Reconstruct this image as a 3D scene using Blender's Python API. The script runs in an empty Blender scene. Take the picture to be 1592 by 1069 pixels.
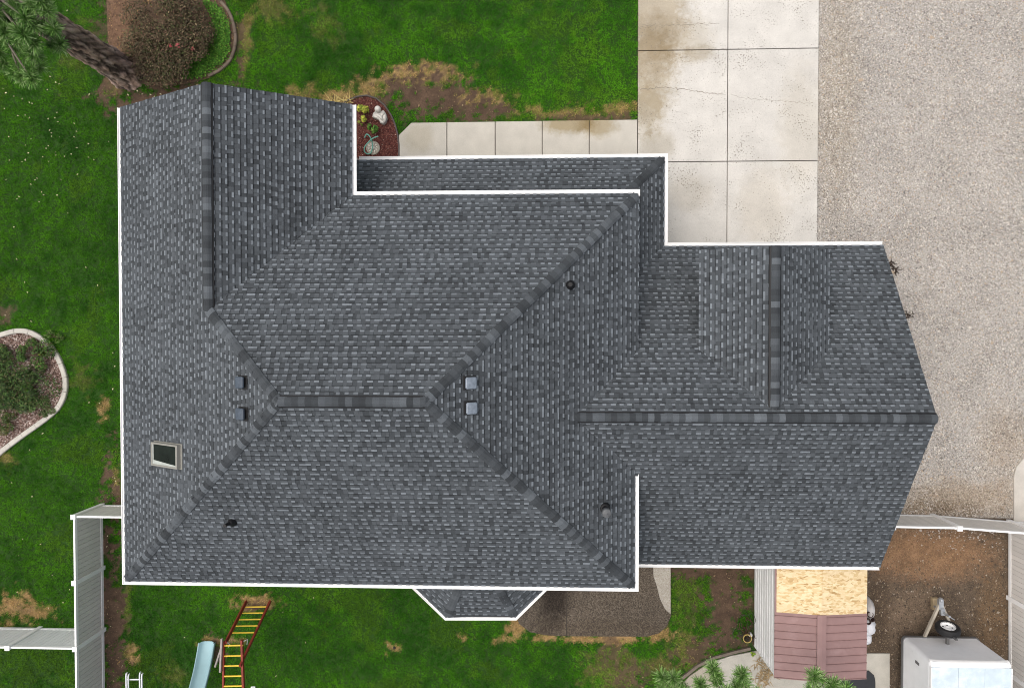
import bpy, math, random
import numpy as np
from mathutils import Vector, Matrix, Quaternion

random.seed(7)
rng = np.random.default_rng(7)
scene = bpy.context.scene
COL = scene.collection

# ------------------------------------------------------------------ camera
H = 22.4                      # drone height above the ground
FPX, CX, CY = 1061.0, 796.0, 534.5
NAD = (835.0, 515.0)          # where straight-down falls in the photograph
_d = Vector(((NAD[0]-CX)/FPX, -(NAD[1]-CY)/FPX, -1.0)).normalized()
CQ = _d.rotation_difference(Vector((0, 0, -1)))
CR = CQ.to_matrix()
cam_data = bpy.data.cameras.new('camera')
cam = bpy.data.objects.new('camera', cam_data)
COL.objects.link(cam)
cam.location = (0, 0, H)
cam.rotation_mode = 'QUATERNION'
cam.rotation_quaternion = CQ
cam_data.sensor_width = 36
cam_data.lens = 36*FPX/1592
cam_data.clip_end = 1000
scene.camera = cam
scene.cycles.filter_width = 1.0

# ------------------------------------------------------------------ world, sun, exposure
SUN_EL, SUN_AZ = math.radians(70), math.radians(280)     # soft light from the west
w = bpy.data.worlds.new('World'); scene.world = w; w.use_nodes = True
nt = w.node_tree; nt.nodes.clear()
sky = nt.nodes.new('ShaderNodeTexSky'); sky.sky_type = 'NISHITA'; sky.sun_disc = False
sky.sun_elevation = SUN_EL; sky.sun_rotation = SUN_AZ
sky.air_density = 1.0; sky.dust_density = 6.0; sky.ozone_density = 1.0
bg = nt.nodes.new('ShaderNodeBackground'); bg.inputs[1].default_value = 0.105
out = nt.nodes.new('ShaderNodeOutputWorld')
hsv = nt.nodes.new('ShaderNodeHueSaturation'); hsv.inputs['Saturation'].default_value = 0.6      # thin overcast: paler than a clear sky
nt.links.new(sky.outputs[0], hsv.inputs['Color']); nt.links.new(hsv.outputs[0], bg.inputs[0]); nt.links.new(bg.outputs[0], out.inputs[0])
sd = bpy.data.lights.new('sun', 'SUN'); sd.energy = 1.3; sd.angle = math.radians(100); sd.color = (1.0, 0.95, 0.88)
so = bpy.data.objects.new('sun', sd); COL.objects.link(so)
sdir = Vector((math.sin(SUN_AZ)*math.cos(SUN_EL), math.cos(SUN_AZ)*math.cos(SUN_EL), math.sin(SUN_EL)))
so.rotation_mode = 'QUATERNION'; so.rotation_quaternion = sdir.to_track_quat('Z', 'Y'); so.location = (0, 0, 40)
scene.view_settings.view_transform = 'Standard'; scene.view_settings.look = 'None'
scene.view_settings.exposure = 0.5; scene.view_settings.gamma = 1
try: scene.view_settings.use_curve_mapping = False
except Exception: pass

# ------------------------------------------------------------------ helpers
def G(px, py, z=0.0):
    """world point at height z seen at photo pixel (px, py)"""
    d = CR @ Vector(((px-CX)/FPX, -(py-CY)/FPX, -1.0))
    s = (z-H)/d.z
    return Vector((d.x*s, d.y*s, z))
CRT = CR.transposed()
def P(v):
    q = CRT @ (Vector(v)-Vector((0, 0, H)))
    return (CX+FPX*q.x/-q.z, CY-FPX*q.y/-q.z)

def vnoise(x, y, s, seed=0):
    """smooth value noise in 0..1 on numpy arrays"""
    x = np.asarray(x)/s; y = np.asarray(y)/s
    xi = np.floor(x).astype(np.int64); yi = np.floor(y).astype(np.int64)
    fx = x-xi; fy = y-yi
    fx = fx*fx*(3-2*fx); fy = fy*fy*(3-2*fy)
    def h(a, b):
        n = (a*374761393+b*668265263+seed*1442695041) & 0xffffffff
        n = ((n ^ (n >> 13))*1274126177) & 0xffffffff
        n = n ^ (n >> 16)
        return (n & 0xffff)/65535.0
    return (h(xi, yi)*(1-fx)+h(xi+1, yi)*fx)*(1-fy)+(h(xi, yi+1)*(1-fx)+h(xi+1, yi+1)*fx)*fy
def fbm(x, y, s, seed=0, o=4):
    t = 0; a = 1.0; n = 0
    for i in range(o):
        t = t+a*vnoise(x, y, s/2**i, seed+i*17); n += a; a *= 0.55
    return t/n

def inpoly(x, y, poly):
    x = np.asarray(x); y = np.asarray(y); r = np.zeros(x.shape, bool)
    n = len(poly)
    for i in range(n):
        x0, y0 = poly[i][0], poly[i][1]; x1, y1 = poly[(i+1) % n][0], poly[(i+1) % n][1]
        if y0 == y1: continue
        c = ((y0 > y) != (y1 > y)) & (x < (x1-x0)*(y-y0)/(y1-y0)+x0)
        r ^= c
    return r

# ---- materials
def _nodes(name):
    m = bpy.data.materials.new(name); m.use_nodes = True
    t = m.node_tree; b = t.nodes['Principled BSDF']
    return m, t, b
def N(t, k, **kw):
    n = t.nodes.new(k)
    for a, v in kw.items(): setattr(n, a, v)
    return n
def mat(name, col, rough=0.7, noise=0.12, nscale=6.0, bump=0.0, bscale=40.0, metal=0.0, spec=0.3, attr=None, fine=0.0, fscale=120.0, tint=None, objrand=0.0):
    """procedural material: base colour (or face attribute) broken up by noise, fine grain and bump"""
    m, t, b = _nodes(name)
    L = t.links.new
    tc = N(t, 'ShaderNodeTexCoord'); geo = N(t, 'ShaderNodeNewGeometry')
    if attr:
        a = N(t, 'ShaderNodeAttribute', attribute_name=attr); base = a.outputs['Color']
    else:
        a = N(t, 'ShaderNodeRGB'); a.outputs[0].default_value = (*col, 1); base = a.outputs[0]
    if tint:
        nz = N(t, 'ShaderNodeTexNoise'); nz.inputs['Scale'].default_value = tint[1]; nz.inputs['Detail'].default_value = 6; nz.inputs['Roughness'].default_value = .65
        L(geo.outputs['Position'], nz.inputs['Vector'])
        rp = N(t, 'ShaderNodeMapRange'); rp.inputs[1].default_value = tint[2]; rp.inputs[2].default_value = tint[3]
        L(nz.outputs['Fac'], rp.inputs[0])
        mx = N(t, 'ShaderNodeMix', data_type='RGBA'); L(rp.outputs[0], mx.inputs[0]); L(base, mx.inputs[6]); mx.inputs[7].default_value = (*tint[0], 1)
        base = mx.outputs[2]
    def mul(base, sc, amt, det):
        nz = N(t, 'ShaderNodeTexNoise'); nz.inputs['Scale'].default_value = sc; nz.inputs['Detail'].default_value = det; nz.inputs['Roughness'].default_value = .6
        L(geo.outputs['Position'], nz.inputs['Vector'])
        rp = N(t, 'ShaderNodeMapRange'); rp.inputs[1].default_value = .25; rp.inputs[2].default_value = .75
        rp.inputs[3].default_value = 1-amt; rp.inputs[4].default_value = 1+amt
        L(nz.outputs['Fac'], rp.inputs[0])
        mx = N(t, 'ShaderNodeMix', data_type='RGBA', blend_type='MULTIPLY'); mx.inputs[0].default_value = 1
        L(base, mx.inputs[6]); L(rp.outputs[0], mx.inputs[7]); return mx.outputs[2]
    if noise: base = mul(base, nscale, noise, 5)
    if fine: base = mul(base, fscale, fine, 2)
    if objrand:
        oi = N(t, 'ShaderNodeObjectInfo'); rp = N(t, 'ShaderNodeMapRange')
        rp.inputs[3].default_value = 1-objrand; rp.inputs[4].default_value = 1+objrand
        L(oi.outputs['Random'], rp.inputs[0])
        mx = N(t, 'ShaderNodeMix', data_type='RGBA', blend_type='MULTIPLY'); mx.inputs[0].default_value = 1
        L(base, mx.inputs[6]); L(rp.outputs[0], mx.inputs[7]); base = mx.outputs[2]
    L(base, b.inputs['Base Color'])
    b.inputs['Roughness'].default_value = rough; b.inputs['Metallic'].default_value = metal
    b.inputs['Specular IOR Level'].default_value = spec
    if bump:
        nz = N(t, 'ShaderNodeTexNoise'); nz.inputs['Scale'].default_value = bscale; nz.inputs['Detail'].default_value = 4
        L(geo.outputs['Position'], nz.inputs['Vector'])
        bp = N(t, 'ShaderNodeBump'); bp.inputs['Strength'].default_value = bump; bp.inputs['Distance'].default_value = .02
        L(nz.outputs['Fac'], bp.inputs['Height']); L(bp.outputs[0], b.inputs['Normal'])
    return m

def mat_spots(name, col, spots, rough=.8, noise=.12, nscale=1.5, fine=.12, fscale=60, speck=None, bump=.15, objrand=0.0, nsoft=.55):
    """concrete-like: stains with shapes of their own at world places: spots=[(x,y,rx,ry,(colour),strength)]; speck=(colour, scale, threshold)"""
    m = mat(name, col, rough, noise, nscale, bump, 90, fine=fine, fscale=fscale, objrand=objrand)
    t = m.node_tree; b = t.nodes['Principled BSDF']; L = t.links.new
    geo = N(t, 'ShaderNodeNewGeometry')
    base = b.inputs['Base Color'].links[0].from_socket
    for i, (x, y, rx, ry, c, st) in enumerate(spots):
        mp = N(t, 'ShaderNodeMapping'); mp.vector_type = 'TEXTURE'
        mp.inputs['Location'].default_value = (x, y, 0); mp.inputs['Scale'].default_value = (rx, ry, 1)
        L(geo.outputs['Position'], mp.inputs['Vector'])
        sp = N(t, 'ShaderNodeSeparateXYZ'); L(mp.outputs[0], sp.inputs[0])
        cb = N(t, 'ShaderNodeCombineXYZ'); L(sp.outputs[0], cb.inputs[0]); L(sp.outputs[1], cb.inputs[1])
        ln = N(t, 'ShaderNodeVectorMath', operation='LENGTH'); L(cb.outputs[0], ln.inputs[0])
        nz = N(t, 'ShaderNodeTexNoise'); nz.inputs['Scale'].default_value = 3.2; nz.inputs['Detail'].default_value = 10; nz.inputs['Roughness'].default_value = .82
        L(geo.outputs['Position'], nz.inputs['Vector'])
        ad = N(t, 'ShaderNodeMath', operation='MULTIPLY_ADD'); L(nz.outputs['Fac'], ad.inputs[0]); ad.inputs[1].default_value = 1.9; L(ln.outputs['Value'], ad.inputs[2])
        rp = N(t, 'ShaderNodeMapRange'); rp.inputs[1].default_value = 1.85+nsoft*.7; rp.inputs[2].default_value = 1.85-nsoft*.45; rp.inputs[4].default_value = st
        L(ad.outputs[0], rp.inputs[0])
        mx = N(t, 'ShaderNodeMix', data_type='RGBA', blend_type='MULTIPLY'); L(rp.outputs[0], mx.inputs[0]); L(base, mx.inputs[6]); mx.inputs[7].default_value = (*c, 1)
        base = mx.outputs[2]
    if speck:
        vz = N(t, 'ShaderNodeTexNoise'); vz.inputs['Scale'].default_value = speck[1]; vz.inputs['Detail'].default_value = 3
        L(geo.outputs['Position'], vz.inputs['Vector'])
        n2 = N(t, 'ShaderNodeTexNoise'); n2.inputs['Scale'].default_value = 1.1; n2.inputs['Detail'].default_value = 3
        L(geo.outputs['Position'], n2.inputs['Vector'])
        ma = N(t, 'ShaderNodeMath', operation='MULTIPLY_ADD'); L(n2.outputs['Fac'], ma.inputs[0]); ma.inputs[1].default_value = .45; L(vz.outputs['Fac'], ma.inputs[2])
        rp = N(t, 'ShaderNodeMapRange'); rp.inputs[1].default_value = speck[2]; rp.inputs[2].default_value = speck[2]+.05; rp.inputs[4].default_value = .75
        L(ma.outputs[0], rp.inputs[0])
        mx = N(t, 'ShaderNodeMix', data_type='RGBA'); L(rp.outputs[0], mx.inputs[0]); L(base, mx.inputs[6]); mx.inputs[7].default_value = (*speck[0], 1)
        base = mx.outputs[2]
    L(base, b.inputs['Base Color'])
    return m

def mat_voronoi(name, cols, scale, rough=.85, bump=.5, big=None):
    """stones/chips: voronoi cells each with a colour of the ramp; big = patches where another colour takes over"""
    m, t, b = _nodes(name); L = t.links.new
    geo = N(t, 'ShaderNodeNewGeometry')
    v = N(t, 'ShaderNodeTexVoronoi'); v.inputs['Scale'].default_value = scale; v.inputs['Randomness'].default_value = 1
    L(geo.outputs['Position'], v.inputs['Vector'])
    sp = N(t, 'ShaderNodeSeparateColor'); L(v.outputs['Color'], sp.inputs[0])
    r = N(t, 'ShaderNodeValToRGB'); r.color_ramp.interpolation = 'LINEAR'
    els = r.color_ramp.elements
    while len(els) < len(cols): els.new(.5)
    for i, c in enumerate(cols): els[i].position = i/(len(cols)-1); els[i].color = (*c, 1)
    L(sp.outputs[0], r.inputs[0]); base = r.outputs[0]
    for (c, x, y, rx, ry, st) in (big or []):
        mp = N(t, 'ShaderNodeMapping'); mp.vector_type = 'TEXTURE'; mp.inputs['Location'].default_value = (x, y, 0); mp.inputs['Scale'].default_value = (rx, ry, 1e3)
        L(geo.outputs['Position'], mp.inputs['Vector'])
        ln = N(t, 'ShaderNodeVectorMath', operation='LENGTH'); L(mp.outputs[0], ln.inputs[0])
        nz = N(t, 'ShaderNodeTexNoise'); nz.inputs['Scale'].default_value = 3; nz.inputs['Detail'].default_value = 8; nz.inputs['Roughness'].default_value = .75; L(geo.outputs['Position'], nz.inputs['Vector'])
        ad = N(t, 'ShaderNodeMath', operation='MULTIPLY_ADD'); L(nz.outputs['Fac'], ad.inputs[0]); ad.inputs[1].default_value = 2; L(ln.outputs['Value'], ad.inputs[2])
        rp = N(t, 'ShaderNodeMapRange'); rp.inputs[1].default_value = 2.25; rp.inputs[2].default_value = 1.5; rp.inputs[4].default_value = st; L(ad.outputs[0], rp.inputs[0])
        mx = N(t, 'ShaderNodeMix', data_type='RGBA', blend_type='MULTIPLY'); L(rp.outputs[0], mx.inputs[0]); L(base, mx.inputs[6]); mx.inputs[7].default_value = (*c, 1); base = mx.outputs[2]
    nz = N(t, 'ShaderNodeTexNoise'); nz.inputs['Scale'].default_value = .8; nz.inputs['Detail'].default_value = 5; L(geo.outputs['Position'], nz.inputs['Vector'])
    rp = N(t, 'ShaderNodeMapRange'); rp.inputs[1].default_value = .3; rp.inputs[2].default_value = .7; rp.inputs[3].default_value = .85; rp.inputs[4].default_value = 1.12; L(nz.outputs['Fac'], rp.inputs[0])
    mx = N(t, 'ShaderNodeMix', data_type='RGBA', blend_type='MULTIPLY'); mx.inputs[0].default_value = 1; L(base, mx.inputs[6]); L(rp.outputs[0], mx.inputs[7])
    L(mx.outputs[2], b.inputs['Base Color']); b.inputs['Roughness'].default_value = rough; b.inputs['Specular IOR Level'].default_value = .2
    bp = N(t, 'ShaderNodeBump'); bp.inputs['Strength'].default_value = bump; bp.inputs['Distance'].default_value = .02; bp.invert = True
    L(v.outputs['Distance'], bp.inputs['Height']); L(bp.outputs[0], b.inputs['Normal'])
    return m

def catmull(P_, n=8):
    o = []
    for i in range(len(P_)-1):
        a, b, c, d = P_[max(i-1, 0)], P_[i], P_[i+1], P_[min(i+2, len(P_)-1)]
        for k in range(n):
            t = k/n; o.append(.5*((2*b)+(c-a)*t+(2*a-5*b+4*c-d)*t*t+(3*b-a-3*c+d)*t**3))
    return o+[P_[-1]]

# ---- mesh building
WL = {}                                # world location of every object
def _link(o, loc, parent):
    COL.objects.link(o)
    loc = Vector(loc); WL[o.name] = loc
    if parent is not None:
        o.parent = parent; o.location = loc-WL[parent.name]
    else: o.location = loc
    return o
def tag(o, label=None, cat=None, group=None, kind=None):
    if label: o['label'] = label
    if cat: o['category'] = cat
    if group: o['group'] = group
    if kind: o['kind'] = kind
    return o
def empty(name, loc, label=None, cat=None, group=None, kind=None, parent=None):
    o = bpy.data.objects.new(name, None); o.empty_display_size = .2
    _link(o, loc, parent); return tag(o, label, cat, group, kind)
def inst(src, name, loc, parent, rot=None, scale=None):
    o = bpy.data.objects.new(name, src.data if isinstance(src, bpy.types.Object) else src)
    _link(o, loc, parent)
    if rot is not None: o.rotation_euler = rot
    if scale is not None: o.scale = scale
    return o

class MB:
    def __init__(s): s.v = []; s.f = []; s.c = []
    def add(s, vs, fs, c=None):
        b = len(s.v); s.v += [tuple(p) for p in vs]
        for f in fs: s.f.append(tuple(b+i for i in f)); s.c.append(c)
    def quad(s, a, b, c, d, col=None): s.add([a, b, c, d], [(0, 1, 2, 3)], col)
    def box(s, x0, x1, y0, y1, z0, z1, c=None, M=None):
        vs = [Vector((x, y, z)) for z in (z0, z1) for y in (y0, y1) for x in (x0, x1)]
        if M is not None: vs = [M @ p for p in vs]
        s.add(vs, [(0, 2, 3, 1), (4, 5, 7, 6), (0, 1, 5, 4), (2, 6, 7, 3), (0, 4, 6, 2), (1, 3, 7, 5)], c)
    def bbox(s, x0, x1, y0, y1, z0, z1, b=.01, c=None, M=None):
        """box with a chamfered top rim"""
        lo = [(x0, y0), (x1, y0), (x1, y1), (x0, y1)]; hi = [(x0+b, y0+b), (x1-b, y0+b), (x1-b, y1-b), (x0+b, y1-b)]
        vs = [Vector((x, y, z0)) for x, y in lo]+[Vector((x, y, z1-b)) for x, y in lo]+[Vector((x, y, z1)) for x, y in hi]
        if M is not None: vs = [M @ p for p in vs]
        fs = [(3, 2, 1, 0), (8, 9, 10, 11)]
        for i in range(4):
            j = (i+1) % 4; fs += [(i, j, 4+j, 4+i), (4+i, 4+j, 8+j, 8+i)]
        s.add(vs, fs, c)
    def prism(s, poly, z0, z1, c=None, b=0.0):
        """vertical extrusion of a ccw polygon, optionally with a chamfered top"""
        n = len(poly); A = sum(poly[i][0]*poly[(i+1) % n][1]-poly[(i+1) % n][0]*poly[i][1] for i in range(n))
        if A < 0: poly = poly[::-1]
        vs = [(p[0], p[1], z0) for p in poly]+[(p[0], p[1], z1-b) for p in poly]
        fs = [tuple(range(n-1, -1, -1))]
        for i in range(n): j = (i+1) % n; fs.append((i, j, n+j, n+i))
        if b:
            cx = sum(p[0] for p in poly)/n; cy = sum(p[1] for p in poly)/n
            for p in poly:
                d = math.hypot(p[0]-cx, p[1]-cy); k = 1-b/max(d, .01); vs.append((cx+(p[0]-cx)*k, cy+(p[1]-cy)*k, z1))
            for i in range(n): j = (i+1) % n; fs.append((n+i, n+j, 2*n+j, 2*n+i))
            fs.append(tuple(range(2*n, 3*n)))
        else: fs.append(tuple(range(n, 2*n)))
        s.add(vs, fs, c)
    def tube(s, pts, r, n=8, c=None, cap=True):
        pts = [Vector(p) for p in pts]; m = len(pts)
        rs = r if isinstance(r, (list, tuple)) else [r]*m
        vs = []; up = None
        for i, p in enumerate(pts):
            t = (pts[min(i+1, m-1)]-pts[max(i-1, 0)]).normalized()
            if up is None: up = Vector((0, 0, 1)) if abs(t.z) < .9 else Vector((1, 0, 0))
            x = t.cross(up).normalized(); y = x.cross(t).normalized(); up = y
            for k in range(n):
                a = 2*math.pi*k/n; vs.append(p+(x*math.cos(a)+y*math.sin(a))*rs[i])
        fs = []
        for i in range(m-1):
            for k in range(n):
                j = (k+1) % n; fs.append((i*n+k, i*n+j, (i+1)*n+j, (i+1)*n+k))
        if cap: fs += [tuple(range(n-1, -1, -1)), tuple((m-1)*n+k for k in range(n))]
        s.add(vs, fs, c)
    def lathe(s, prof, o, n=20, c=None, axis=(0, 0, 1), cap=True):
        o = Vector(o); q = Vector((0, 0, 1)).rotation_difference(Vector(axis))
        vs = []
        for r, z in prof:
            for k in range(n):
                a = 2*math.pi*k/n; vs.append(o+q @ Vector((r*math.cos(a), r*math.sin(a), z)))
        fs = []
        for i in range(len(prof)-1):
            for k in range(n):
                j = (k+1) % n; fs.append((i*n+k, i*n+j, (i+1)*n+j, (i+1)*n+k))
        if cap and prof[0][0] > 1e-4: fs.append(tuple(range(n-1, -1, -1)))
        if cap and prof[-1][0] > 1e-4: fs.append(tuple((len(prof)-1)*n+k for k in range(n)))
        s.add(vs, fs, c)
    def weld(s):
        key = {}; mp = []; nv = []
        for p in s.v:
            k = (round(p[0], 4), round(p[1], 4), round(p[2], 4))
            if k not in key: key[k] = len(nv); nv.append(p)
            mp.append(key[k])
        F = []; C = []
        for f, c in zip(s.f, s.c):
            g = []
            for i in f:
                j = mp[i]
                if not g or (g[-1] != j and g[0] != j): g.append(j)
            if len(g) >= 3: F.append(tuple(g)); C.append(c)
        s.v, s.f, s.c = nv, F, C
    def build(s, name, m, parent=None, smooth=False, kind=None, label=None, loc=None):
        if smooth: s.weld()
        V = np.array(s.v, float)
        if loc is None:
            c = (V.min(0)+V.max(0))/2; c[2] = V[:, 2].min()
        else: c = np.array(loc, float)
        me = bpy.data.meshes.new(name); me.from_pydata((V-c).tolist(), [], s.f)
        if any(x is not None for x in s.c):
            a = me.attributes.new('tone', 'FLOAT_COLOR', 'FACE')
            arr = np.array([(x[0], x[1], x[2], 1) if x is not None else (.3, .3, .3, 1) for x in s.c], np.float32)
            a.data.foreach_set('color', arr.ravel())
        me.materials.append(m)
        if smooth: me.polygons.foreach_set('use_smooth', [True]*len(me.polygons))
        o = bpy.data.objects.new(name, me); _link(o, c, parent)
        if kind: o['kind'] = kind
        if label: o['label'] = label
        return o

def np_mesh(name, V, F, tone, m, parent=None, kind=None, smooth=False, extra=None):
    """fast mesh from numpy arrays (all faces the same size)"""
    me = bpy.data.meshes.new(name)
    V = np.asarray(V, np.float32); F = np.asarray(F, np.int32); k = F.shape[1]
    c = (V.min(0)+V.max(0))/2; c[2] = V[:, 2].min()
    me.vertices.add(len(V)); me.vertices.foreach_set('co', (V-c).ravel())
    me.loops.add(F.size); me.loops.foreach_set('vertex_index', F.ravel())
    me.polygons.add(len(F)); me.polygons.foreach_set('loop_start', np.arange(0, F.size, k, dtype=np.int32))
    me.polygons.foreach_set('loop_total', np.full(len(F), k, np.int32))
    if smooth: me.polygons.foreach_set('use_smooth', np.ones(len(F), bool))
    me.update(calc_edges=True)
    if tone is not None:
        tone = np.asarray(tone, np.float32)
        a = me.attributes.new('tone', 'FLOAT_COLOR', 'FACE' if len(tone) == len(F) else 'POINT')
        a.data.foreach_set('color', np.concatenate([tone, np.ones((len(tone), 1), np.float32)], 1).ravel())
    me.materials.append(m)
    o = bpy.data.objects.new(name, me); _link(o, c, parent)
    if kind: o['kind'] = kind
    return o

def blades(px, py, pz, n, ln, wd, spread, cols, rise=(.35, 1.0)):
    """n triangular blades leaning out of every point; returns V, F, tone"""
    K = len(px)*n
    X = np.repeat(px, n)+rng.normal(0, spread, K); Y = np.repeat(py, n)+rng.normal(0, spread, K); Z = np.repeat(pz, n)
    a = rng.uniform(0, 2*np.pi, K); el = rng.uniform(rise[0], rise[1], K)
    l = ln*rng.uniform(.6, 1.25, K)
    dx = np.cos(a)*np.cos(el)*l; dy = np.sin(a)*np.cos(el)*l; dz = np.sin(el)*l
    sx = -np.sin(a)*wd/2; sy = np.cos(a)*wd/2
    V = np.empty((K*3, 3))
    V[0::3] = np.stack([X+sx, Y+sy, Z], 1); V[1::3] = np.stack([X-sx, Y-sy, Z], 1); V[2::3] = np.stack([X+dx, Y+dy, Z+dz], 1)
    F = np.arange(K*3).reshape(-1, 3)
    T = np.repeat(cols, n, 0)*rng.uniform(.75, 1.25, (K, 1))
    return V, F, T

def leaf_quads(C, D, ln, wd, tone, curl=.25):
    """one bent two-triangle leaf per centre C with facing direction D (numpy)"""
    K = len(C); D = D/np.linalg.norm(D, axis=1, keepdims=True)
    r = rng.normal(0, 1, (K, 3)); A = np.cross(D, r); A /= np.linalg.norm(A, axis=1, keepdims=True)
    B = np.cross(D, A)
    l = (ln*rng.uniform(.7, 1.3, K))[:, None]/2; ww = (wd*rng.uniform(.7, 1.3, K))[:, None]/2
    V = np.empty((K*4, 3))
    V[0::4] = C-A*l; V[1::4] = C+B*ww+D*l*curl; V[2::4] = C+A*l; V[3::4] = C-B*ww+D*l*curl
    F = np.arange(K*4).reshape(-1, 4)
    return V, F, tone

def cat(parts):
    Vs, Fs, Ts, b = [], [], [], 0
    for V, F, T in parts:
        Vs.append(V); Fs.append(F+b); Ts.append(T); b += len(V)
    return np.concatenate(Vs), np.concatenate(Fs), np.concatenate(Ts)

# ------------------------------------------------------------------ materials
M_shingle = mat('asphalt_shingle', (.1, .1, .1), .92, .13, .8, .35, 160, attr='tone', fine=.22, fscale=75, spec=.25)
M_deck = mat('roof_deck', (.05, .05, .055), .9)
M_white = mat('white_painted_metal', (.84, .84, .83), .45, .03, 2)
M_vinyl = mat('white_vinyl', (.89, .89, .88), .4, .03, 3, tint=((.7, .68, .64), 2.5, .66, .9))
M_slat = mat('vinyl_board', (.70, .675, .635), .5, .05, 3, objrand=.05)
M_slat_l = mat('pale_vinyl_board', (.80, .81, .81), .5, .05, 3, objrand=.04)
M_tongue = mat('vinyl_tongue', (.54, .53, .51), .6)  # darker than the boards: seam shade put into the colour
M_siding = mat('house_siding', (.55, .53, .49), .6, .05, 2)
M_flue = mat('flue_cap_metal', (.10, .105, .11), .55, .3, 14, metal=.2)
M_black = mat('black_vent', (.012, .012, .013), .5, .1)
M_dark = mat('dark_rubber', (.018, .018, .019), .6, .15, 20)
M_galv = mat('galvanised_metal', (.42, .44, .46), .38, .15, 12, metal=.6, spec=.5)
M_ventcap = mat('blue_grey_vent_metal', (.20, .235, .28), .4, .25, 14, spec=.5)
M_ventdark = mat('dark_vent_metal', (.062, .08, .105), .5, .25, 14, spec=.4)
M_glass = mat('skylight_glass', (.012, .017, .014), .12, .5, 3, spec=.12)
M_sky_frame = mat('skylight_frame', (.27, .265, .235), .5, .08, 20)
M_soilstuff = mat('soil_clods', (.1, .1, .1), .95, .1, 10, attr='tone')
M_grass = mat('grass_blade', (.1, .1, .1), .75, 0, attr='tone', spec=.15)
M_leaf = mat('leaf', (.1, .1, .1), .65, .1, 8, attr='tone', spec=.2)
M_tone = mat('toned_surface', (.1, .1, .1), .8, .1, 12, attr='tone', fine=.1)
M_stone = mat('gravel_stone', (.1, .1, .1), .85, .12, 30, attr='tone')

# ------------------------------------------------------------------ plan of the house (metres)
ZM, ZG = 4.5, 2.72                       # upper and lower eaves
WX, EX, NY, SY = -11.17, 2.66, 3.68, -6.81
GNY, GEX = 5.95, -4.75                  # north gable: rake line and east eave
T = .55; TW = .535; TE = .56               # pitches: north/south, west, east
MR = (NY-SY)/2; RY = (NY+SY)/2          # main half depth and ridge line
ZR = ZM+MR*T; RX0, RX1 = WX+MR*T/TW, EX-MR*T/TE
GX = (T*GEX+TW*WX)/(T+TW); ZGR = ZM+(GX-WX)*TW; GYS = NY-(ZGR-ZM)/T
PNY, PEX = 5.05, 3.72                   # porch eaves
AN, AS, AE = 2.53, -6.78, 9.73          # garage eaves and east rake
TA = .59; AH = (AN-AS)/2; AR = (AN+AS)/2; ZAR = ZG+AH*TA
DX0, DX1, DNY = 4.2, 7.52, 2.1          # cross gable over the garage
DH = (DX1-DX0)/2; DR = (DX0+DX1)/2; TD = .53; ZDR = ZM+DH*TD
AWX = EX-(ZAR-ZM)/TE                     # where the garage ridge runs into the main roof
BZ = 3.3
BA, BB, BC, BD = (G(*p, BZ) for p in ((641, 914), (692, 963), (803, 963), (853, 914)))

# ------------------------------------------------------------------ ground
FR = (-19.6, 16.6, -13.0, 13.0)         # the part of the ground the frame shows, with a margin
hs = {}                                  # hard surfaces and beds that carry no lawn
def gp(pts, z=0): return [(G(x, y, z).x, G(x, y, z).y) for x, y in pts]
hs['drive'] = [(3.24, 14), (9.02, 14), (9.02, 2.2), (3.24, 2.2)]
hs['walk'] = gp([(620, 211), (640, 192), (992, 187), (992, 260), (620, 260)])
hs['gravel'] = [(9.02, 14), (20, 14), (20, -6.0), (9.0, -6.0), (9.0, 2.3)]
hs['dirt'] = [(9.0, -6.0), (20, -6.0), (20, -14), (9.9, -14), (9.3, -7)]
hs['patio'] = gp([(880, 870), (1043, 870), (1043, 955), (1036, 973), (1020, 985), (995, 990), (850, 987), (822, 982), (805, 968), (800, 950), (800, 870)])
hs['house'] = [(WX+.3, SY+.3), (EX-.3, SY+.3), (AE-.3, SY+.3), (AE-.3, AN), (PEX-.2, AN), (PEX-.2, PNY-.3), (GEX-.3, PNY-.3), (GEX-.3, GNY-.3), (WX+.3, GNY-.3)]
hs['porchbed'] = gp([(535, 260), (535, 165), (548, 155), (570, 149), (592, 158), (608, 178), (617, 200), (620, 225), (620, 260)])
hs['kidney'] = gp([(-40, 700), (-40, 530), (8, 520), (30, 514), (55, 519), (80, 538), (97, 565), (104, 592), (100, 615), (88, 635), (60, 660), (30, 682), (0, 703)])
hs['shrubbed'] = gp([(205, -30), (340, -30), (356, 20), (366, 45), (366, 75), (354, 102), (325, 122), (285, 132), (240, 134), (215, 130), (178, 134), (168, 60), (165, -30)])
hs['concrete'] = gp([(1010, 1110), (1046, 1075), (1070, 1048), (1100, 1028), (1135, 1016), (1170, 1010), (1382, 1010), (1382, 1110)])
hs['shed'] = gp([(1168, 850), (1330, 850), (1330, 1010), (1168, 1010)])

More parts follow.
